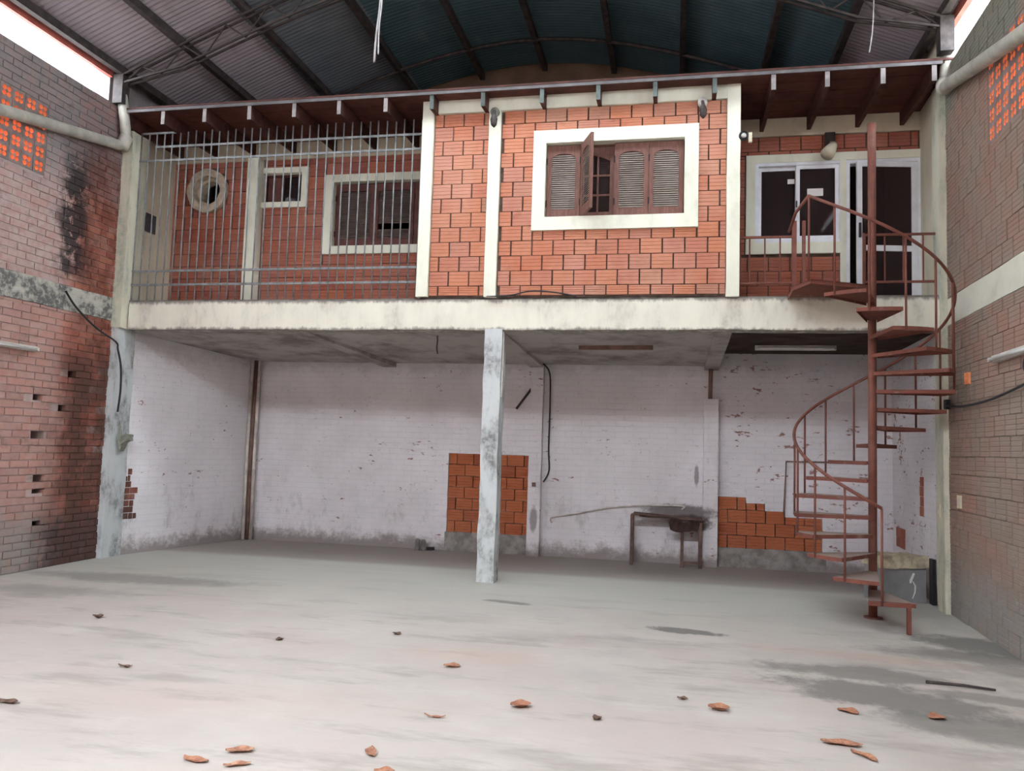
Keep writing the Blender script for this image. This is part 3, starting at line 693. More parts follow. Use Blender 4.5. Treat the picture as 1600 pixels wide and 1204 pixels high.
w = empty('window_3', (0, YB, 0)); struct(w, 'small dark rectangular window in a cream frame behind the grille', 'window')
b = MB(); rect_ring(b, -5.975, -5.175, 4.925, 5.51, -5.88, -5.27, 5.005, 5.43, -.04, .14); rough(b.obj('surround', M['cream'], w), .003, .2, 3)
b = MB(); rect_ring(b, -5.90, -5.25, 4.985, 5.45, -5.86, -5.29, 5.025, 5.41, .06, .14); b.obj('frame', M['shutter_dark'], w)
b = MB(); b.box(-5.86, -5.29, .11, .115, 5.025, 5.41); b.obj('pane', M['glass'], w)
b = MB(); b.box(-5.845, -5.60, .075, .10, 5.03, 5.40); b.obj('sash', M['shutter_dark'], w)
w = empty('window_4', (oc[0], YB, oc[1])); struct(w, 'octagonal opening with a thick beige rendered rim', 'window')
def octo(r_, jag=0, n=24):
    out = []
    for i in range(n):
        a = 2 * math.pi * (i + .5) / n; q = (a % (math.pi / 4)) - math.pi / 8
        rr = r_ * math.cos(math.pi / 8) / math.cos(q) * (1 + jag * R.uniform(-1, 1)); out.append((rr * math.cos(a), rr * math.sin(a) * 1.03))
    return out
b = MB(); b.ring(octo(.335, .012), octo(.225, .015), -.06, .06); b.obj('rim', M['render'], w)
b = MB(); b.ring(octo(.24), octo(.185, .06), .06, .22); b.obj('reveal', M['render'], w)

# ---- right recess: sliding window and glazed door
o = backing('wall_upper_right', (.6, 3.1, 3.40, 5.95), [(.97, 2.04, 4.27, 5.30), (2.06, 2.925, 3.40, 5.31)], .006, .2, M['mortar'], (0, YB, 0))
struct(o, 'recessed upper right wall of red brick with sliding window and glazed door', 'wall')
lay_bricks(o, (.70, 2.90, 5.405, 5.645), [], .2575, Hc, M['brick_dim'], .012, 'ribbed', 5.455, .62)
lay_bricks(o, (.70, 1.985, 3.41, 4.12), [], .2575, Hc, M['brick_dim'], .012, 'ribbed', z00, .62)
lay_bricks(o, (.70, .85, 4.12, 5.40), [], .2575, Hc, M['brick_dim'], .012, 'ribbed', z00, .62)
b = MB(); b.box(.66, 2.95, YB - .03, YB + .1, 5.645, 5.90); struct(rough(b.obj('trim_7', M['cream_dim']), .004, .25, 3), 'cream band under the rafters above the glazed door', 'trim')
b = MB()
b.box(.855, 2.945, -.03, .1, 5.302, 5.405); b.box(.855, .968, -.03, .1, 4.125, 5.302); b.box(.968, 1.985, -.03, .1, 4.125, 4.268); b.box(1.985, 2.058, -.03, .1, 3.40, 5.302)
o = rough(b.obj('trim_8', M['cream']), .003, .3, 3, False); o.location = (0, YB, 0); struct(o, 'cream surround of the sliding window and glazed door', 'trim')
w = empty('window_5', (0, YB, 0)); struct(w, 'white aluminium sliding window with two dark panes and paper stickers', 'window')
b = MB(); rect_ring(b, .96, 2.02, 4.262, 5.308, 1.01, 1.975, 4.31, 5.262, -.02, .10); b.obj('frame', M['alu'], w)
for k, (xa, xb, y) in enumerate(((1.005, 1.505, .045), (1.465, 1.975, .0))):
    b = MB(); rect_ring(b, xa, xb, 4.31, 5.262, xa + .045, xb - .045, 4.355, 5.215, y, y + .035); s = b.obj('sash', M['alu'], w)
    b = MB(); b.box(xa + .04, xb - .04, y + .015, y + .02, 4.35, 5.22); b.obj('pane', M['glass'], s)
    b = MB()
    if k == 0: b.box(1.37, 1.455, y + .008, y + .014, 5.045, 5.105)
    else: b.box(1.60, 1.79, y + .008, y + .014, 4.865, 4.96)
    st = b.obj('paper_sticker', M['paper'], s); st['label'] = 'small white paper sticker' if k == 0 else 'wide white paper sticker'
    b = MB()
    if k: b.box(1.625, 1.765, y + .005, y + .009, 4.925, 4.94); b.box(1.66, 1.735, y + .005, y + .009, 4.89, 4.91)
    else: b.box(1.385, 1.44, y + .005, y + .009, 5.065, 5.085)
b = MB(); b.box(1.462, 1.478, -.022, 0, 4.72, 4.80); b.obj('latch', M['black'], w)
w = empty('door_1', (0, YB, 0)); struct(w, 'white aluminium glazed door standing ajar behind the spiral stair', 'door')
b = MB()
for r_ in ((2.058, 2.10, 3.40, 5.30), (2.885, 2.925, 3.40, 5.30), (2.10, 2.885, 5.255, 5.30)): b.box(r_[0], r_[1], -.02, .10, r_[2], r_[3])
b.obj('frame', M['alu'], w)
lf = MB(); wd = .73
for r_ in ((0, .075, 0, 1.84), (wd - .06, wd, 0, 1.84), (.075, wd - .06, 1.775, 1.84), (.075, wd - .06, 0, .09), (.075, wd - .06, .72, .79)): lf.box(-r_[1], -r_[0], -.02, .02, r_[2], r_[3])
leaf = lf.obj('door_leaf', M['alu'], w); leaf.location = (2.88, 0, 3.405); leaf.rotation_euler[2] = math.radians(9)
for z0, z1 in ((.09, .72), (.79, 1.775)):
    b = MB(); b.box(-(wd - .06), -.075, -.003, .003, z0, z1); b.obj('pane', M['glass'], leaf)
b = MB(); b.box(-wd + .015, -wd + .04, -.045, -.02, .88, 1.06); b.obj('handle', M['black'], leaf)
# unlit rooms behind the upper windows
b = MB(); b.box(-7.4, 3.1, 12.3, 12.4, 3.4, 5.95); struct(b.obj('wall_upper_back', M['dark_room']), 'unlit back wall of the upper rooms', 'wall')

# ---- eave over the upper floor
ev = empty('eave_roof', (0, 0, 0)); struct(ev, 'dark timber eave of rafters and boards over the upper floor', 'roof')
for k in range(26):
    b = MB(); y = 9.05 + k * .13; b.box(-7.3, 2.95, y + .003, y + .127, 5.875 + (k % 2) * .002, 5.895); b.obj('plank', M['timber_red'], ev)
b = MB(); b.prism([(-7.4, 9.03, 5.90), (-7.4, 9.03, 5.925), (-7.4, 12.55, 6.3), (-7.4, 12.55, 5.90)], (10.4, 0, 0), True); b.obj('roof_deck', M['timber'], ev)
b = MB(); b.box(-7.3, 2.78, 9.035, 9.05, 5.862, 5.90); b.obj('drip_edge', M['tin'], ev)
for i, x in enumerate((-7.2, -6.645, -6.039, -5.402, -4.78, -4.173, -3.556, -2.961, -2.317, -1.597, -.928, -.271, .397, 1.038, 1.609, 2.184, 2.70)):
    ye = 9.32 if -3.0 < x < .6 else 10.36
    b = MB(); b.prism([(x - .024, 9.056, 5.69), (x - .024, 9.056, 5.875), (x - .024, ye, 5.875), (x - .024, ye, 5.71)], (.048, 0, 0), True); rf = b.obj('rafter', M['timber'], ev)
    b = MB(); b.box(x - .025, x + .025, 9.05, 9.058, 5.685, 5.876); b.obj('rafter_end', M['rafter_green'] if -3.0 < x < .6 else M['rafter_end'], rf)

# ================================================================== THINGS
# ---- security grille
g = empty('security_grille', (-5.2, 9.36, 3.4)); tag(g, 'grey steel bar grille closing the upper left recess', 'grille')
def gl(x): return x + 5.2
xs = [-7.168, -7.06, -6.937, -6.828, -6.707]; x = -6.59
BX = [-7.17 + .1177 * k for k in range(35)]
for k, x in enumerate(BX):
    if x > -3.15: break
    jx = R.uniform(-.004, .004); top = 5.70 - 3.4 + R.uniform(-.02, .01); b = MB()
    b.tube([(gl(x) + jx, 0, 0), (gl(x) + jx + R.uniform(-.004, .004), 0, top)], .010, 6); b.obj('bar', M['grille'], g, True)
for z, x0 in ((5.505, -6.95), (5.315, -7.2), (3.80, -7.2), (3.612, -7.2)):
    b = MB(); b.box(gl(x0), gl(-3.14), -.008, .008, z - 3.4 - .014, z - 3.4 + .014); b.obj('rail', M['grille'], g)
b = MB(); b.box(gl(-7.15), gl(-6.65), -.008, .008, 2.285, 2.31); b.obj('rail', M['grille'], g)

# ---- spiral staircase
SX, SY = 1.993, 8.763; Rt = .75; Z1, RISE, STEP = .28, .1835, math.radians(24.5)
st = empty('spiral_staircase', (SX, SY, 0)); tag(st, 'rust-red steel spiral staircase climbing to the mezzanine', 'staircase')
b = MB(); b.tube([(0, 0, 0), (.002, 0, 2.6), (.006, 0, 5.12)], .042, 14); b.obj('pole', M['rust'], st, True)
b = MB(); b.tube([(0, 0, 0), (0, 0, .012)], .09, 14); b.obj('base_plate', M['rust'], st)
def ang_i(i): return -math.pi / 2 - STEP * (i - 1)
def tread_mesh():
    b = MB(); hw = math.radians(15.5); n = 5; r0 = .045; arc = []
    for k in range(n + 1):
        a = -hw + 2 * hw * k / n; arc.append((Rt * math.cos(a) * (1 if 0 < k < n else 1.0), Rt * math.sin(a)))
    p = [(r0 * .6, -.045), *arc, (r0 * .6, .045)]
    b.prism([(q[0], q[1], -.008) for q in p], (0, 0, .012))
    # folded lips
    def lip(a_, c_):
        a_, c_ = Vector((*a_, 0)), Vector((*c_, 0)); nn = (c_ - a_).cross(Vector((0, 0, 1))).normalized() * .005
        b.prism([a_ + Vector((0, 0, .003)), c_ + Vector((0, 0, .003)), c_ + Vector((0, 0, -.034)), a_ + Vector((0, 0, -.034))], nn)
    for a_, c_ in [(p[0], p[1]), (p[-2], p[-1])] + [(arc[k], arc[k + 1]) for k in range(n)]: lip(a_, c_)
    return b.mesh('tread', M['tread'])
tm = tread_mesh()
for i in range(1, 18):
    a = ang_i(i); z = Z1 + RISE * (i - 1)
    link('tread', tm, st, (0, 0, z), a)
hp = []
for i in range(1, 19):
    a = ang_i(i) - .12; z = Z1 + RISE * (i - 1)
    top = z + .86 
    hp.append((a, top))
    b = MB(); p = (.755 * math.cos(a), .755 * math.sin(a)); b.tube([(p[0], p[1], z - .03), (p[0], p[1], top)], .011, 7)
    b.obj('baluster', M['rust'], st, True)
pts = []
for k in range(0, 17 * 5 + 1):
    f = k / 5; i = 1 + f; a = -math.pi / 2 - STEP * f - .12; pts.append((.757 * math.cos(a), .757 * math.sin(a), Z1 + RISE * f + .86))
b = MB(); b.tube(pts, .016, 8); b.obj('handrail', M['rust'], st, True)
b = MB(); e = pts[-1]; b.tube([e, (e[0] - .10, e[1] + .18, e[2] - .12), (e[0] - .13, e[1] + .45, e[2] - .25)], .016, 8); b.obj('handrail_end', M['rust'], st, True)
# landing plate between pole and slab
b = MB(); poly = [(-.03, -.05), (-.66, -.36), (-.78, .0), (-.76, .58), (.02, .58), (.03, .04)]
b.prism([(p[0], p[1], 3.375) for p in poly], (0, 0, .014))
for k in range(len(poly)):
    a_, c_ = Vector((*poly[k], 0)), Vector((*poly[(k + 1) % len(poly)], 0)); nn = (c_ - a_).cross(Vector((0, 0, 1))).normalized() * .006
    b.prism([a_ + Vector((0, 0, 3.39)), c_ + Vector((0, 0, 3.39)), c_ + Vector((0, 0, 3.345)), a_ + Vector((0, 0, 3.345))], nn)
b.obj('landing', M['tread'], st)
# outer leg that carries the first tread
b = MB(); b.box(.13, .165, -.73, -.69, 0, .27); b.obj('leg', M['rust'], st)
b = MB(); b.box(-.2, .165, -.745, -.71, .245, .285); b.obj('tread_support', M['rust'], st)

# ---- balcony railing
rl = empty('balcony_railing', (1.8, 9.42, 3.4)); tag(rl, 'rust-red balcony railing on the slab edge beside the stair', 'railing')
def rx(x): return x - 1.8
for x0, x1 in ((.71, 1.30), (2.06, 2.86)):
    for z in (.70, .165):
        b = MB(); b.box(rx(x0), rx(x1), -.014, .014, z - .012, z + .012); b.obj('rail', M['rust'], rl)
for x in (.825, .994, 1.162, 2.075, 2.28, 2.473, 2.677):
    b = MB(); b.tube([(rx(x), 0, .16), (rx(x), 0, .70)], .009, 6); b.obj('baluster', M['rust'], rl)
for x, w_ in ((.715, .028), (1.315, .05), (1.42, .035), (2.06, .02)):
    b = MB(); b.box(rx(x) - w_ / 2, rx(x) + w_ / 2, -.02, .02, 0, .72 + (.16 if x in (1.315, 1.42) else 0)); b.obj('post', M['rust'], rl)

# ---- bench frame
t = empty('workbench', (-.08, 11.7, 0)); tag(t, 'low rusty steel bench frame with a charred board top by the back wall', 'bench')
for x, y, h in ((-.485, -.12, .70), (.465, -.12, .63), (.215, -.10, .60), (-.485, .1, .70), (.465, .1, .64)):
    b = MB(); b.box(x - .022, x + .022, y - .022, y + .022, 0, h); b.obj('leg', M['bench'], t)
b = MB(); b.box(-.51, .49, -.14, -.10, .665, .70, Matrix.Rotation(.055, 4, 'Y')); b.obj('front_rail', M['bench'], t)
b = MB(); b.box(-.51, .49, .08, .12, .665, .70, Matrix.Rotation(.055, 4, 'Y')); b.obj('back_rail', M['bench'], t)
b = MB(); b.box(.215, .465, -.115, -.085, .05, .085); b.obj('low_rail', M['bench'], t)
b = MB(); b.box(-.42, .46, -.15, .12, .66, .685, Matrix.Rotation(.065, 4, 'Y')); o = rough(b.obj('board', M['char'], t), .018, .08, 5)
b = MB(); b.box(.05, .44, -.16, -.145, .50, .64); rough(b.obj('hanging_scrap', M['char'], t), .03, .05, 7)

# ---- cement box beside the stair
t = empty('cement_box', (2.5, 9.95, 0)); tag(t, 'grey cement box with a crumbly beige slab on top and a chalk mark', 'box')
rzb = math.radians(19)
t.location = (2.56, 9.80, 0); t.rotation_euler[2] = rzb
b = MB(); b.box(-.30, .25, -.02, .30, 0, .40); rough(b.obj('body', M['box_grey'], t), .004, .15, 3)
b = MB(); b.box(-.32, .27, -.05, .32, .385, .52); rough(b.obj('top_slab', M['box_top'], t), .018, .06, 6)
b = MB(); b.tube([(.10, -.025, .33), (.06, -.025, .25), (.055, -.025, .22)], [.012, .016, .008], 6); b.tube([(.085, -.025, .24), (.115, -.025, .19), (.11, -.025, .12), (.08, -.025, .05)], [.006, .009, .008, .004], 6); b.obj('chalk_mark', M['chalk'], t)
b = MB(); b.box(0, .03, 0, .12, 0, .50); o = b.obj('dark_gap_strip', M['black']); o.location = (2.835, 9.74, 0); o.rotation_euler[2] = .0  # black strip painting the dark gap beside the cement box
tag(o, 'narrow black strip for the dark gap between the cement box and right wall', 'board')

# ---- pipes
def pipe(name, pts, r, mat, label, cat='pipe', fit=(), group=None, n=12):
    b = MB(); b.tube(pts, r, n); o = b.obj(name, mat, None, True); tag(o, label, cat, group)
    for p, q in fit:
        b = MB(); b.tube([p, q], r * 1.25, n); b.obj('pipe_coupling', mat, o, True)
    return o
pipe('drain_pipe', [(-7.25, 6.0, 4.85), (-7.25, 7.23, 5.11), (-7.25, 9.02, 5.42), (-7.23, 9.10, 5.48), (-7.225, 9.11, 5.6), (-7.25, 9.02, 6.1)], .068, M['pvc'], 'fat cream drain pipe slanting along the left brick wall', fit=[((-7.235, 9.06, 5.40), (-7.225, 9.12, 5.56))])
pipe('drain_pipe', [(2.62, 5.6, 4.72), (2.70, 7.08, 5.09), (2.77, 8.9, 5.55), (2.80, 9.06, 5.60), (2.83, 9.10, 5.72), (2.85, 9.12, 6.1)], .068, M['pvc'], 'fat cream drain pipe slanting along the right brick wall', fit=[((2.77, 8.95, 5.56), (2.81, 9.1, 5.66))])
for dx, dy, r, mt, lab in ((-6.72, 11.80, .028, 'pvc_white', 'left white pipe of the trio in the back left corner'), (-6.655, 11.82, .036, 'pvc_brown', 'brown middle pipe of the trio in the back left corner'), (-6.59, 11.80, .026, 'pvc_white', 'right white pipe of the trio in the back left corner')):
    pipe('wall_pipe', [(dx, dy, 0), (dx - .01, dy, 1.4), (dx, dy, 2.88)], r, M[mt], lab)
pipe('hall_conduit', [(.50, 11.70, 2.375), (.505, 11.70, 2.8)], .03, M['pvc_brown'], 'short brown pipe standing on the right pilaster')

# ---- cables, hoses, wires
def cable(name, pts, r, mat, label, cat='cable'):
    P = []; pts = [Vector(p) for p in pts]      # smooth through the points
    for i in range(len(pts) - 1):
        p0, p1, p2_, p3 = pts[max(i - 1, 0)], pts[i], pts[i + 1], pts[min(i + 2, len(pts) - 1)]
        for k in range(6):
            u = k / 6; P.append(.5 * ((2 * p1) + (p2_ - p0) * u + (2 * p0 - 5 * p1 + 4 * p2_ - p3) * u * u + (3 * p1 - p0 - 3 * p2_ + p3) * u ** 3))
    P.append(pts[-1]); b = MB(); b.tube(P, r, 6); return tag(b.obj(name, mat, None, True), label, cat)
cable('black_cable', [(-7.26, 8.30, 3.32), (-7.27, 8.5, 3.16), (-7.26, 8.85, 2.96), (-7.20, 9.16, 2.82), (-7.19, 9.2, 2.72), (-7.13, 9.2, 2.5), (-7.11, 9.2, 2.2), (-7.13, 9.2, 1.9)], .013, M['cable'], 'black cable running down from the left ring beam onto the column')
cable('black_cable', [(-7.29, 7.1, 3.10), (-7.28, 7.24, 3.02), (-7.28, 7.33, 2.9), (-7.28, 7.26, 2.75)], .008, M['cable'], 'short black cable loop under the left ring beam near the frame edge')
cable('black_cable', [(2.80, 9.12, 2.18), (2.79, 8.6, 2.14), (2.77, 7.8, 2.16), (2.75, 7.0, 2.24)], .013, M['cable'], 'black cable running along the lower right brick wall')
cable('black_cable', [(2.78, 7.05, 2.49), (2.775, 7.12, 2.44), (2.77, 7.12, 2.36), (2.77, 7.02, 2.27)], .008, M['cable'], 'black cable drooping under the right wall lamp')
b = MB(); b.box(2.79, 2.83, 9.08, 9.16, 2.14, 2.24); tag(b.obj('cable_clamp', M['black']), 'black clamp on the right column where the cable starts', 'clamp')
cable('black_cable', [(-2.28, 9.27, 3.405), (-1.95, 9.26, 3.415), (-1.72, 9.25, 3.46), (-1.45, 9.25, 3.45), (-1.15, 9.27, 3.40)], .009, M['cable'], 'black cable lying on the beam top under the brick front')
cable('column_conduit', [(-2.035, 9.36, 3.0), (-2.035, 9.36, 2.6), (-2.04, 9.36, 2.2)], .012, M['pvc_white'], 'short pale conduit on the upper right side of the central column', 'conduit')
cable('black_hose', [(-1.93, 11.74, 2.86), (-1.84, 11.80, 2.72), (-1.83, 11.85, 2.3), (-1.835, 11.86, 1.6), (-1.82, 11.86, 1.27), (-1.89, 11.8, 1.10)], .013, M['cable'], 'black hose hanging beside the whitewashed pilaster', 'hose')
cable('conduit', [(-1.76, 11.87, .50), (-1.755, 11.87, .58), (-1.4, 11.87, .65), (-.93, 11.87, .755), (-.47, 11.87, .81), (.12, 11.87, .83), (.125, 11.87, .78)], .012, M['pvc_white'], 'thin grey-brown conduit rising along the back wall to the bench', 'conduit')
cable('iron_rod', [(-2.07, 11.86, 2.56), (-2.34, 11.83, 2.18)], .018, M['steel'], 'dark iron rod leaning from the pilaster on the back wall', 'rod')
cable('hanging_wire', [(-3.50, 8.6, 7.68), (-3.50, 8.6, 6.9), (-3.535, 8.6, 6.4), (-3.545, 8.6, 6.09)], .014, M['cable_grey'], 'thick pale wire hanging from the vault', 'wire')
cable('hanging_wire', [(-3.47, 8.57, 7.68), (-3.467, 8.57, 6.9), (-3.49, 8.57, 6.5), (-3.487, 8.57, 6.17)], .009, M['cable_grey'], 'shorter pale wire beside the thick hanging one', 'wire')
cable('hanging_wire', [(1.985, 8.6, 6.82), (1.985, 8.6, 6.35), (1.97, 8.6, 6.05), (1.94, 8.6, 5.82)], .006, M['cable_grey'], 'thin wire dangling from the vault above the stair', 'wire')
cable('ceiling_hook', [(-2.99, 9.75, 3.0), (-2.985, 9.75, 2.93), (-2.99, 9.75, 2.84), (-2.98, 9.76, 2.76)], .010, M['steel'], 'iron hook hanging from the soffit left of the central column', 'hook')
cable('loose_iron_bar', [(2.86, 9.33, 3.42), (2.885, 9.34, 3.6), (2.93, 9.36, 3.86)], .008, M['steel'], 'thin dark iron bar leaning on the right column', 'bar')
# outline of old bar stuck on the whitewash by the stair
b = MB()
b.tube([(1.53, 11.86, .78), (1.56, 11.86, 1.52), (2.35, 11.86, 1.53)], .012, 6); tag(b.obj('wall_rail', M['pvc_brown']), 'thin dark bent rail fixed on the back wall behind the stair', 'rail')

# ---- fluorescent fittings
def batten(name, a, c, wdt, label, tube=True, mat=None):
    a, c = Vector(a), Vector(c); L_ = (c - a).length; o = empty(name, a); o.rotation_euler = (0, 0, math.atan2(c.y - a.y, c.x - a.x)); tag(o, label, 'light fitting')
    b = MB(); b.box(0, L_, -wdt / 2, wdt / 2, -.03, .03); b.obj('housing', mat or M['fixture'], o)
    if tube:
        for dy in (-.0,):
            b = MB(); b.tube([(.03, dy - wdt / 2 - .022, -.01), (L_ - .03, dy - wdt / 2 - .022, -.01)], .014, 8); b.obj('tube', M['glass_tube'], o, True)
        for x in (.015, L_ - .035):
            b = MB(); b.box(x, x + .02, -wdt / 2 - .035, -wdt / 2, -.025, .015); b.obj('lamp_holder', M['fixture'], o)
    return o
batten('fluorescent_fitting', (-7.30, 6.75, 2.565), (-7.30, 7.95, 2.565), .06, 'white fluorescent fitting on the lower left brick wall')
batten('fluorescent_fitting', (2.80, 7.80, 2.515), (2.76, 6.6, 2.56), .06, 'dusty fluorescent fitting on the lower right brick wall')
batten('fluorescent_fitting', (1.04, 10.95, 3.015), (2.05, 10.93, 3.015), .07, 'white fluorescent fitting under the dark right soffit')
batten('fluorescent_fitting', (-1.24, 10.40, 2.935), (-.28, 10.36, 2.935), .07, 'burnt brown fitting base under the pale soffit', False, M['pvc_brown'])

# ---- wall lamps on the upper front
def lamp(name, loc, label, head, hm, drop=.12):
    o = empty(name, loc); tag(o, label, 'lamp')
    b = MB(); b.tube([(0, 0, 0), (0, -.05, 0)], .055, 12); b.obj('base', hm, o, True)
    b = MB(); b.tube([(0, -.05, 0), (.004, -.09, -.03), (.006, -.10, -drop * .6)], .02, 8); b.obj('arm', M['steel'], o, True)
    b = MB(); b.tube([(.006, -.10, -drop * .5), (.006, -.10, -drop), (.008, -.10, -drop - .07), (.01, -.10, -drop - .10)], [.025, .045, .035, .008], 10); b.obj('head', head, o, True)
lamp('wall_lamp', (-2.205, D - .05, 5.68), 'grimy wall lamp at the top of the middle cream post', M['steel'], M['mortar_lump'])
lamp('wall_lamp', (.268, D - .05, 5.66), 'grimy wall lamp at the right end of the cream band', M['steel'], M['fixture'])
o = empty('round_lamp', (.735, 9.28, 5.25)); tag(o, 'small round white lamp with a black rim on the right cream post', 'lamp')
b = MB(); b.tube([(0, 0, 0), (0, -.03, 0)], .055, 14); b.obj('rim', M['black'], o, True)
b = MB(); b.tube([(0, -.03, 0), (0, -.05, 0), (0, -.06, 0)], [.03, .026, .01], 10); b.obj('lens', M['fixture'], o, True)
b = MB(); b.box(.055, .095, -.02, .02, -.07, .04); b.obj('bracket', M['cream_dim'], o)
o = empty('spotlight', (1.86, YB - .03, 5.57)); tag(o, 'beige spotlight tilted down above the sliding window', 'lamp')
b = MB(); b.box(-.06, .06, -.04, 0, -.10, .08); b.obj('base', M['steel'], o)
b = MB(); b.tube([(.01, -.04, -.05), (.0, -.14, -.13)], .02, 8); b.obj('arm', M['fixture'], o, True)
b = MB(); b.tube([(.03, -.10, -.10), (-.02, -.17, -.19), (-.07, -.22, -.27)], [.045, .07, .085], 12); b.obj('head', M['cream_dim'], o, True)

# ---- small wall things
b = MB(); b.box(-7.31, -7.285, 9.655, 9.93, 4.46, 4.72); o = b.obj('electric_panel', M['panel_dark']); tag(o, 'dark electric panel on the cream wall behind the grille', 'panel')
b = MB(); b.box(-7.284, -7.279, 9.675, 9.91, 4.48, 4.70); b.obj('panel_door', M['panel_dark'], o)
def switch(loc, sz, label):
    o = empty('wall_switch', loc); tag(o, label, 'switch'); w_, h_ = sz
    b = MB(); b.box(-.02, .0, -w_ / 2, w_ / 2, -h_ / 2, h_ / 2); b.obj('plate', M['switch'], o)
    b = MB(); b.box(-.028, -.02, -w_ / 5, w_ / 5, -h_ / 4, h_ / 4); b.obj('rocker', M['fixture'], o)
switch((2.845, 8.86, 1.19), (.09, .13), 'ivory wall switch on the right brick wall beside the column')
switch((2.815, 9.40, 1.06), (.10, .15), 'ivory switch box on the inner side of the right column')
# hollow brick stuck in the right wall, its cells towards the hall
hbk = empty('hollow_brick', (XR + hb[0] * math.cos(ang), D + hb[0] * math.sin(ang), hb[2])); hbk.rotation_euler[2] = ang; tag(hbk, 'bright orange hollow brick set end-on in the right wall', 'brick')
b = MB(); q = .128
for i in range(3): b.box(i * (q - .016) / 2, i * (q - .016) / 2 + .016, -.03, .09, 0, .115)
for i in range(3): b.box(.016, q - .016, -.028, .09, i * (.115 - .016) / 2, i * (.115 - .016) / 2 + .016)
b.box(.01, q - .01, .085, .09, .01, .105); b.obj('shell', M['clay'], hbk)
b = MB(); b.prism([(-.06, -.04, .02), (.12, -.04, .03), (.11, -.04, -.05), (.02, -.04, -.08), (-.03, -.04, -.2), (-.05, -.04, -.05)], (0, .10, 0)); b.tube([(-.04, 0, .0), (-.05, 0, .10), (-.06, 0, .2)], [.02, .012, .004], 6); o = rough(b.obj('mortar_patch', M['mortar_lump']), .022, .05, 9); o.location = (-7.14, 9.36, 1.58); tag(o, 'broken grey mortar lump on the left column at mid height', 'mortar')
b = MB(); b.box(-1.93 - 0, -1.88, 11.72, 11.76, 1.03, 1.09); o = b.obj('junction_box', M['pvc_brown']); o.location.x = -.12; tag(o, 'small brown junction box on the left face of the pilaster', 'box')
b = MB(); b.tube([(0, 0, 0), (.0, 0, .16)], .012, 7); o = b.obj('marker_stake', M['pvc_white'], None, True); o.location = (-7.50 + .12, 9.12, 0); tag(o, 'short white stake at the foot of the left column', 'stake')

# ---- little things by the back wall
def bottle(loc, h, label):
    b = MB(); b.tube([(0, 0, 0), (0, 0, .01), (0, 0, h * .72), (0, 0, h * .88), (0, 0, h * .97), (0, 0, h)], [.034, .037, .037, .034, .022, .012], 12)
    o = b.obj('cement_bottle', M['pot'], None, True); o.location = loc; tag(o, label, 'bottle')
bottle((-3.785, 11.74, 0), .175, 'grey round-topped bottle left of its twin by the back wall')
bottle((-3.70, 11.76, 0), .165, 'grey round-topped bottle right of its twin by the back wall')
b = MB(); b.box(-.055, .055, -.03, .03, 0, .045); o = rough(b.obj('black_block', M['black']), .006, .04, 9); o.location = (-3.60, 11.80, 0); o.location.z = .005; tag(o, 'small black block on the floor right of the two bottles', 'block')

# ---- the stick and the leaves on the floor
b = MB(); b.tube([(0, 0, .016), (.24, -.02, .017), (.43, -.075, .016)], [.011, .010, .008], 8); o = b.obj('dark_stick', M['steel'], None, True); o.location = (1.80, 6.36, 0); tag(o, 'dark stick lying on the stained floor at right', 'stick')
def leaf(loc, L_, wd, rz, curl, label, dark=False, tilt=0, group=None):
    b = MB(); n, m = 10, 4
    for i in range(n + 1):
        u = i / n; hw = wd / 2 * (math.sin(math.pi * min(1, u * .97 + .015)) ** .55)
        for k in range(m + 1):
            s_ = (k / m - .5) * 2
            z = .012 + curl * (4 * (u - .5) ** 2) * L_ * .3 + abs(s_) ** 1.4 * hw * (.22 + .6 * curl) 
            b.v.append((u * L_ - L_ / 2, s_ * hw * 1.2 + .12 * L_ * math.sin(2.4 * u), z + .004 * math.sin(9 * u + 3 * s_)))
    for i in range(n):
        for k in range(m):
            q = i * (m + 1) + k; b.f.append((q, q + 1, q + m + 2, q + m + 1)); b.m.append(0)
    mt = M['leaf_dark'] if dark else M['leaf']
    o = b.obj('dry_leaf', mt, None, True); o.location = loc; o.rotation_euler = (tilt, 0, rz)
    zmin = min((Matrix.Rotation(tilt, 3, 'X') @ v.co).z for v in o.data.vertices); o.location.z = -zmin + .001
    tag(o, label, 'leaf', group or 'dry leaves scattered on the floor')
    b = MB(); b.tube([(L_ * (u - .5), .12 * L_ * math.sin(2.4 * u), .0135 + curl * L_ * .3 * 4 * (u - .5) ** 2) for u in (0, .25, .5, .75, 1)], .0022, 5); b.obj('midrib', mt, o, True)
    return o
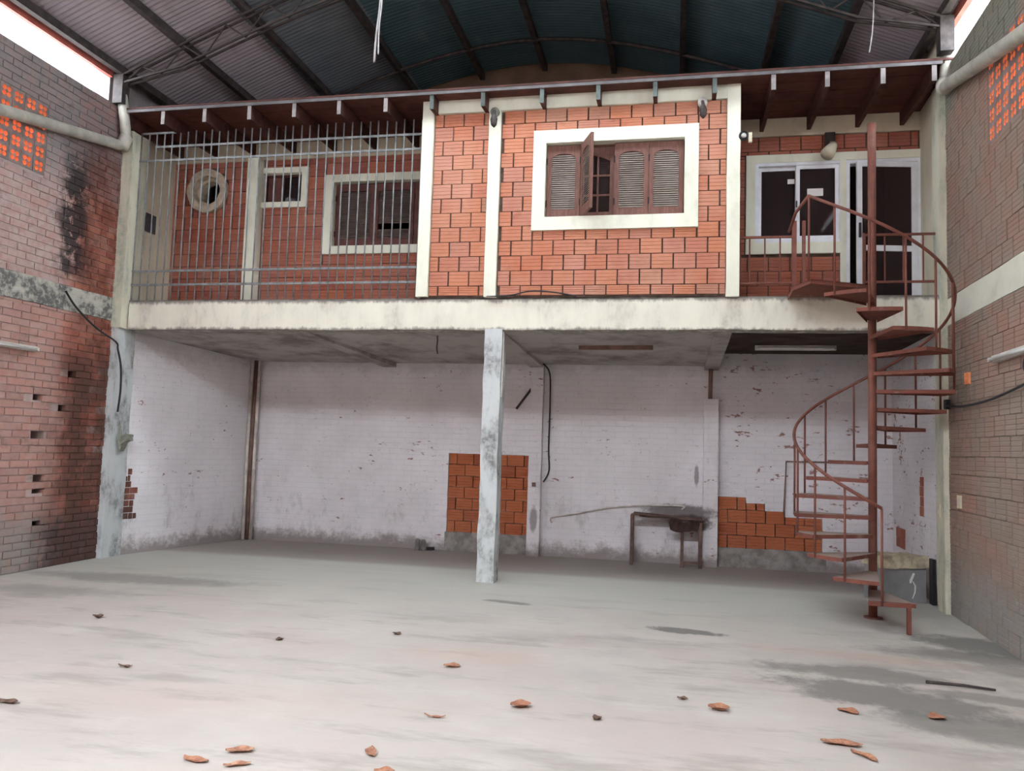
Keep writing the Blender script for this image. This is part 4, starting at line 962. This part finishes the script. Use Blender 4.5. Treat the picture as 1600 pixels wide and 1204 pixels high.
leaf((-2.15, 3.86, 0), .14, .06, .3, .35, 'upper curled orange leaf of the trio at the lower left')
leaf((-2.30, 3.72, 0), .15, .05, 2.9, .2, 'pale pinkish leaf leftmost of the trio at the lower left')
leaf((-2.07, 3.70, 0), .13, .04, .45, .3, 'narrow brown-edged leaf rightmost of the trio at the lower left')
leaf((-1.50, 4.05, 0), .13, .05, 1.9, .2, 'single pale orange leaf with a dark tip, lower centre')
leaf((-1.36, 3.83, 0), .10, .05, .1, .2, 'orange leaf cut by the bottom edge of the frame')
leaf((-1.55, 5.72, 0), .12, .07, .05, .3, 'small bright orange leaf alone in the middle of the floor')
leaf((-.90, 4.98, 0), .13, .09, .3, .5, 'folded orange leaf in front of the central column')
leaf((.30, 5.28, 0), .13, .09, -.1, .6, 'curled orange leaf between the column and the stained floor')
leaf((.94, 4.86, 0), .22, .07, -.15, .25, 'long orange leaf lying across another at the lower right')
leaf((1.02, 4.72, 0), .17, .05, -1.0, .15, 'pale narrow leaf under the long orange one at the lower right')
leaf((1.63, 5.53, 0), .11, .09, .2, .2, 'round orange-red leaf on the dark stain at right')
leaf((1.10, 5.50, 0), .13, .08, -.6, .1, 'faded pinkish leaf at the edge of the dark stain')
leaf((-1.35, 4.64, 0), .13, .02, -.1, .5, 'thin pale twig-like leaf near the lower centre')
leaf((-3.07, 6.05, 0), .07, .05, .8, .4, 'small dark leaf left of the central column on open floor', True)
leaf((-2.26, 6.53, 0), .08, .05, -.4, .4, 'small dark leaf nearest the foot of the central column', True)
leaf((-4.9, 6.25, 0), .09, .06, .2, .9, 'dark curled leaf on the far left of the floor', True)
leaf((-3.69, 5.01, 0), .11, .03, -.1, .5, 'greenish grey leaf in the left half of the floor', True)
leaf((-3.83, 4.16, 0), .13, .05, -.1, .4, 'brown leaf cut by the left edge of the frame', True)
leaf((.08, 5.45, 0), .07, .04, -.3, .4, 'tiny brown leaf left of the curled orange one', True)
leaf((-.42, 4.9, 0), .06, .05, .7, .5, 'tiny brown leaf right of the folded orange one', True)
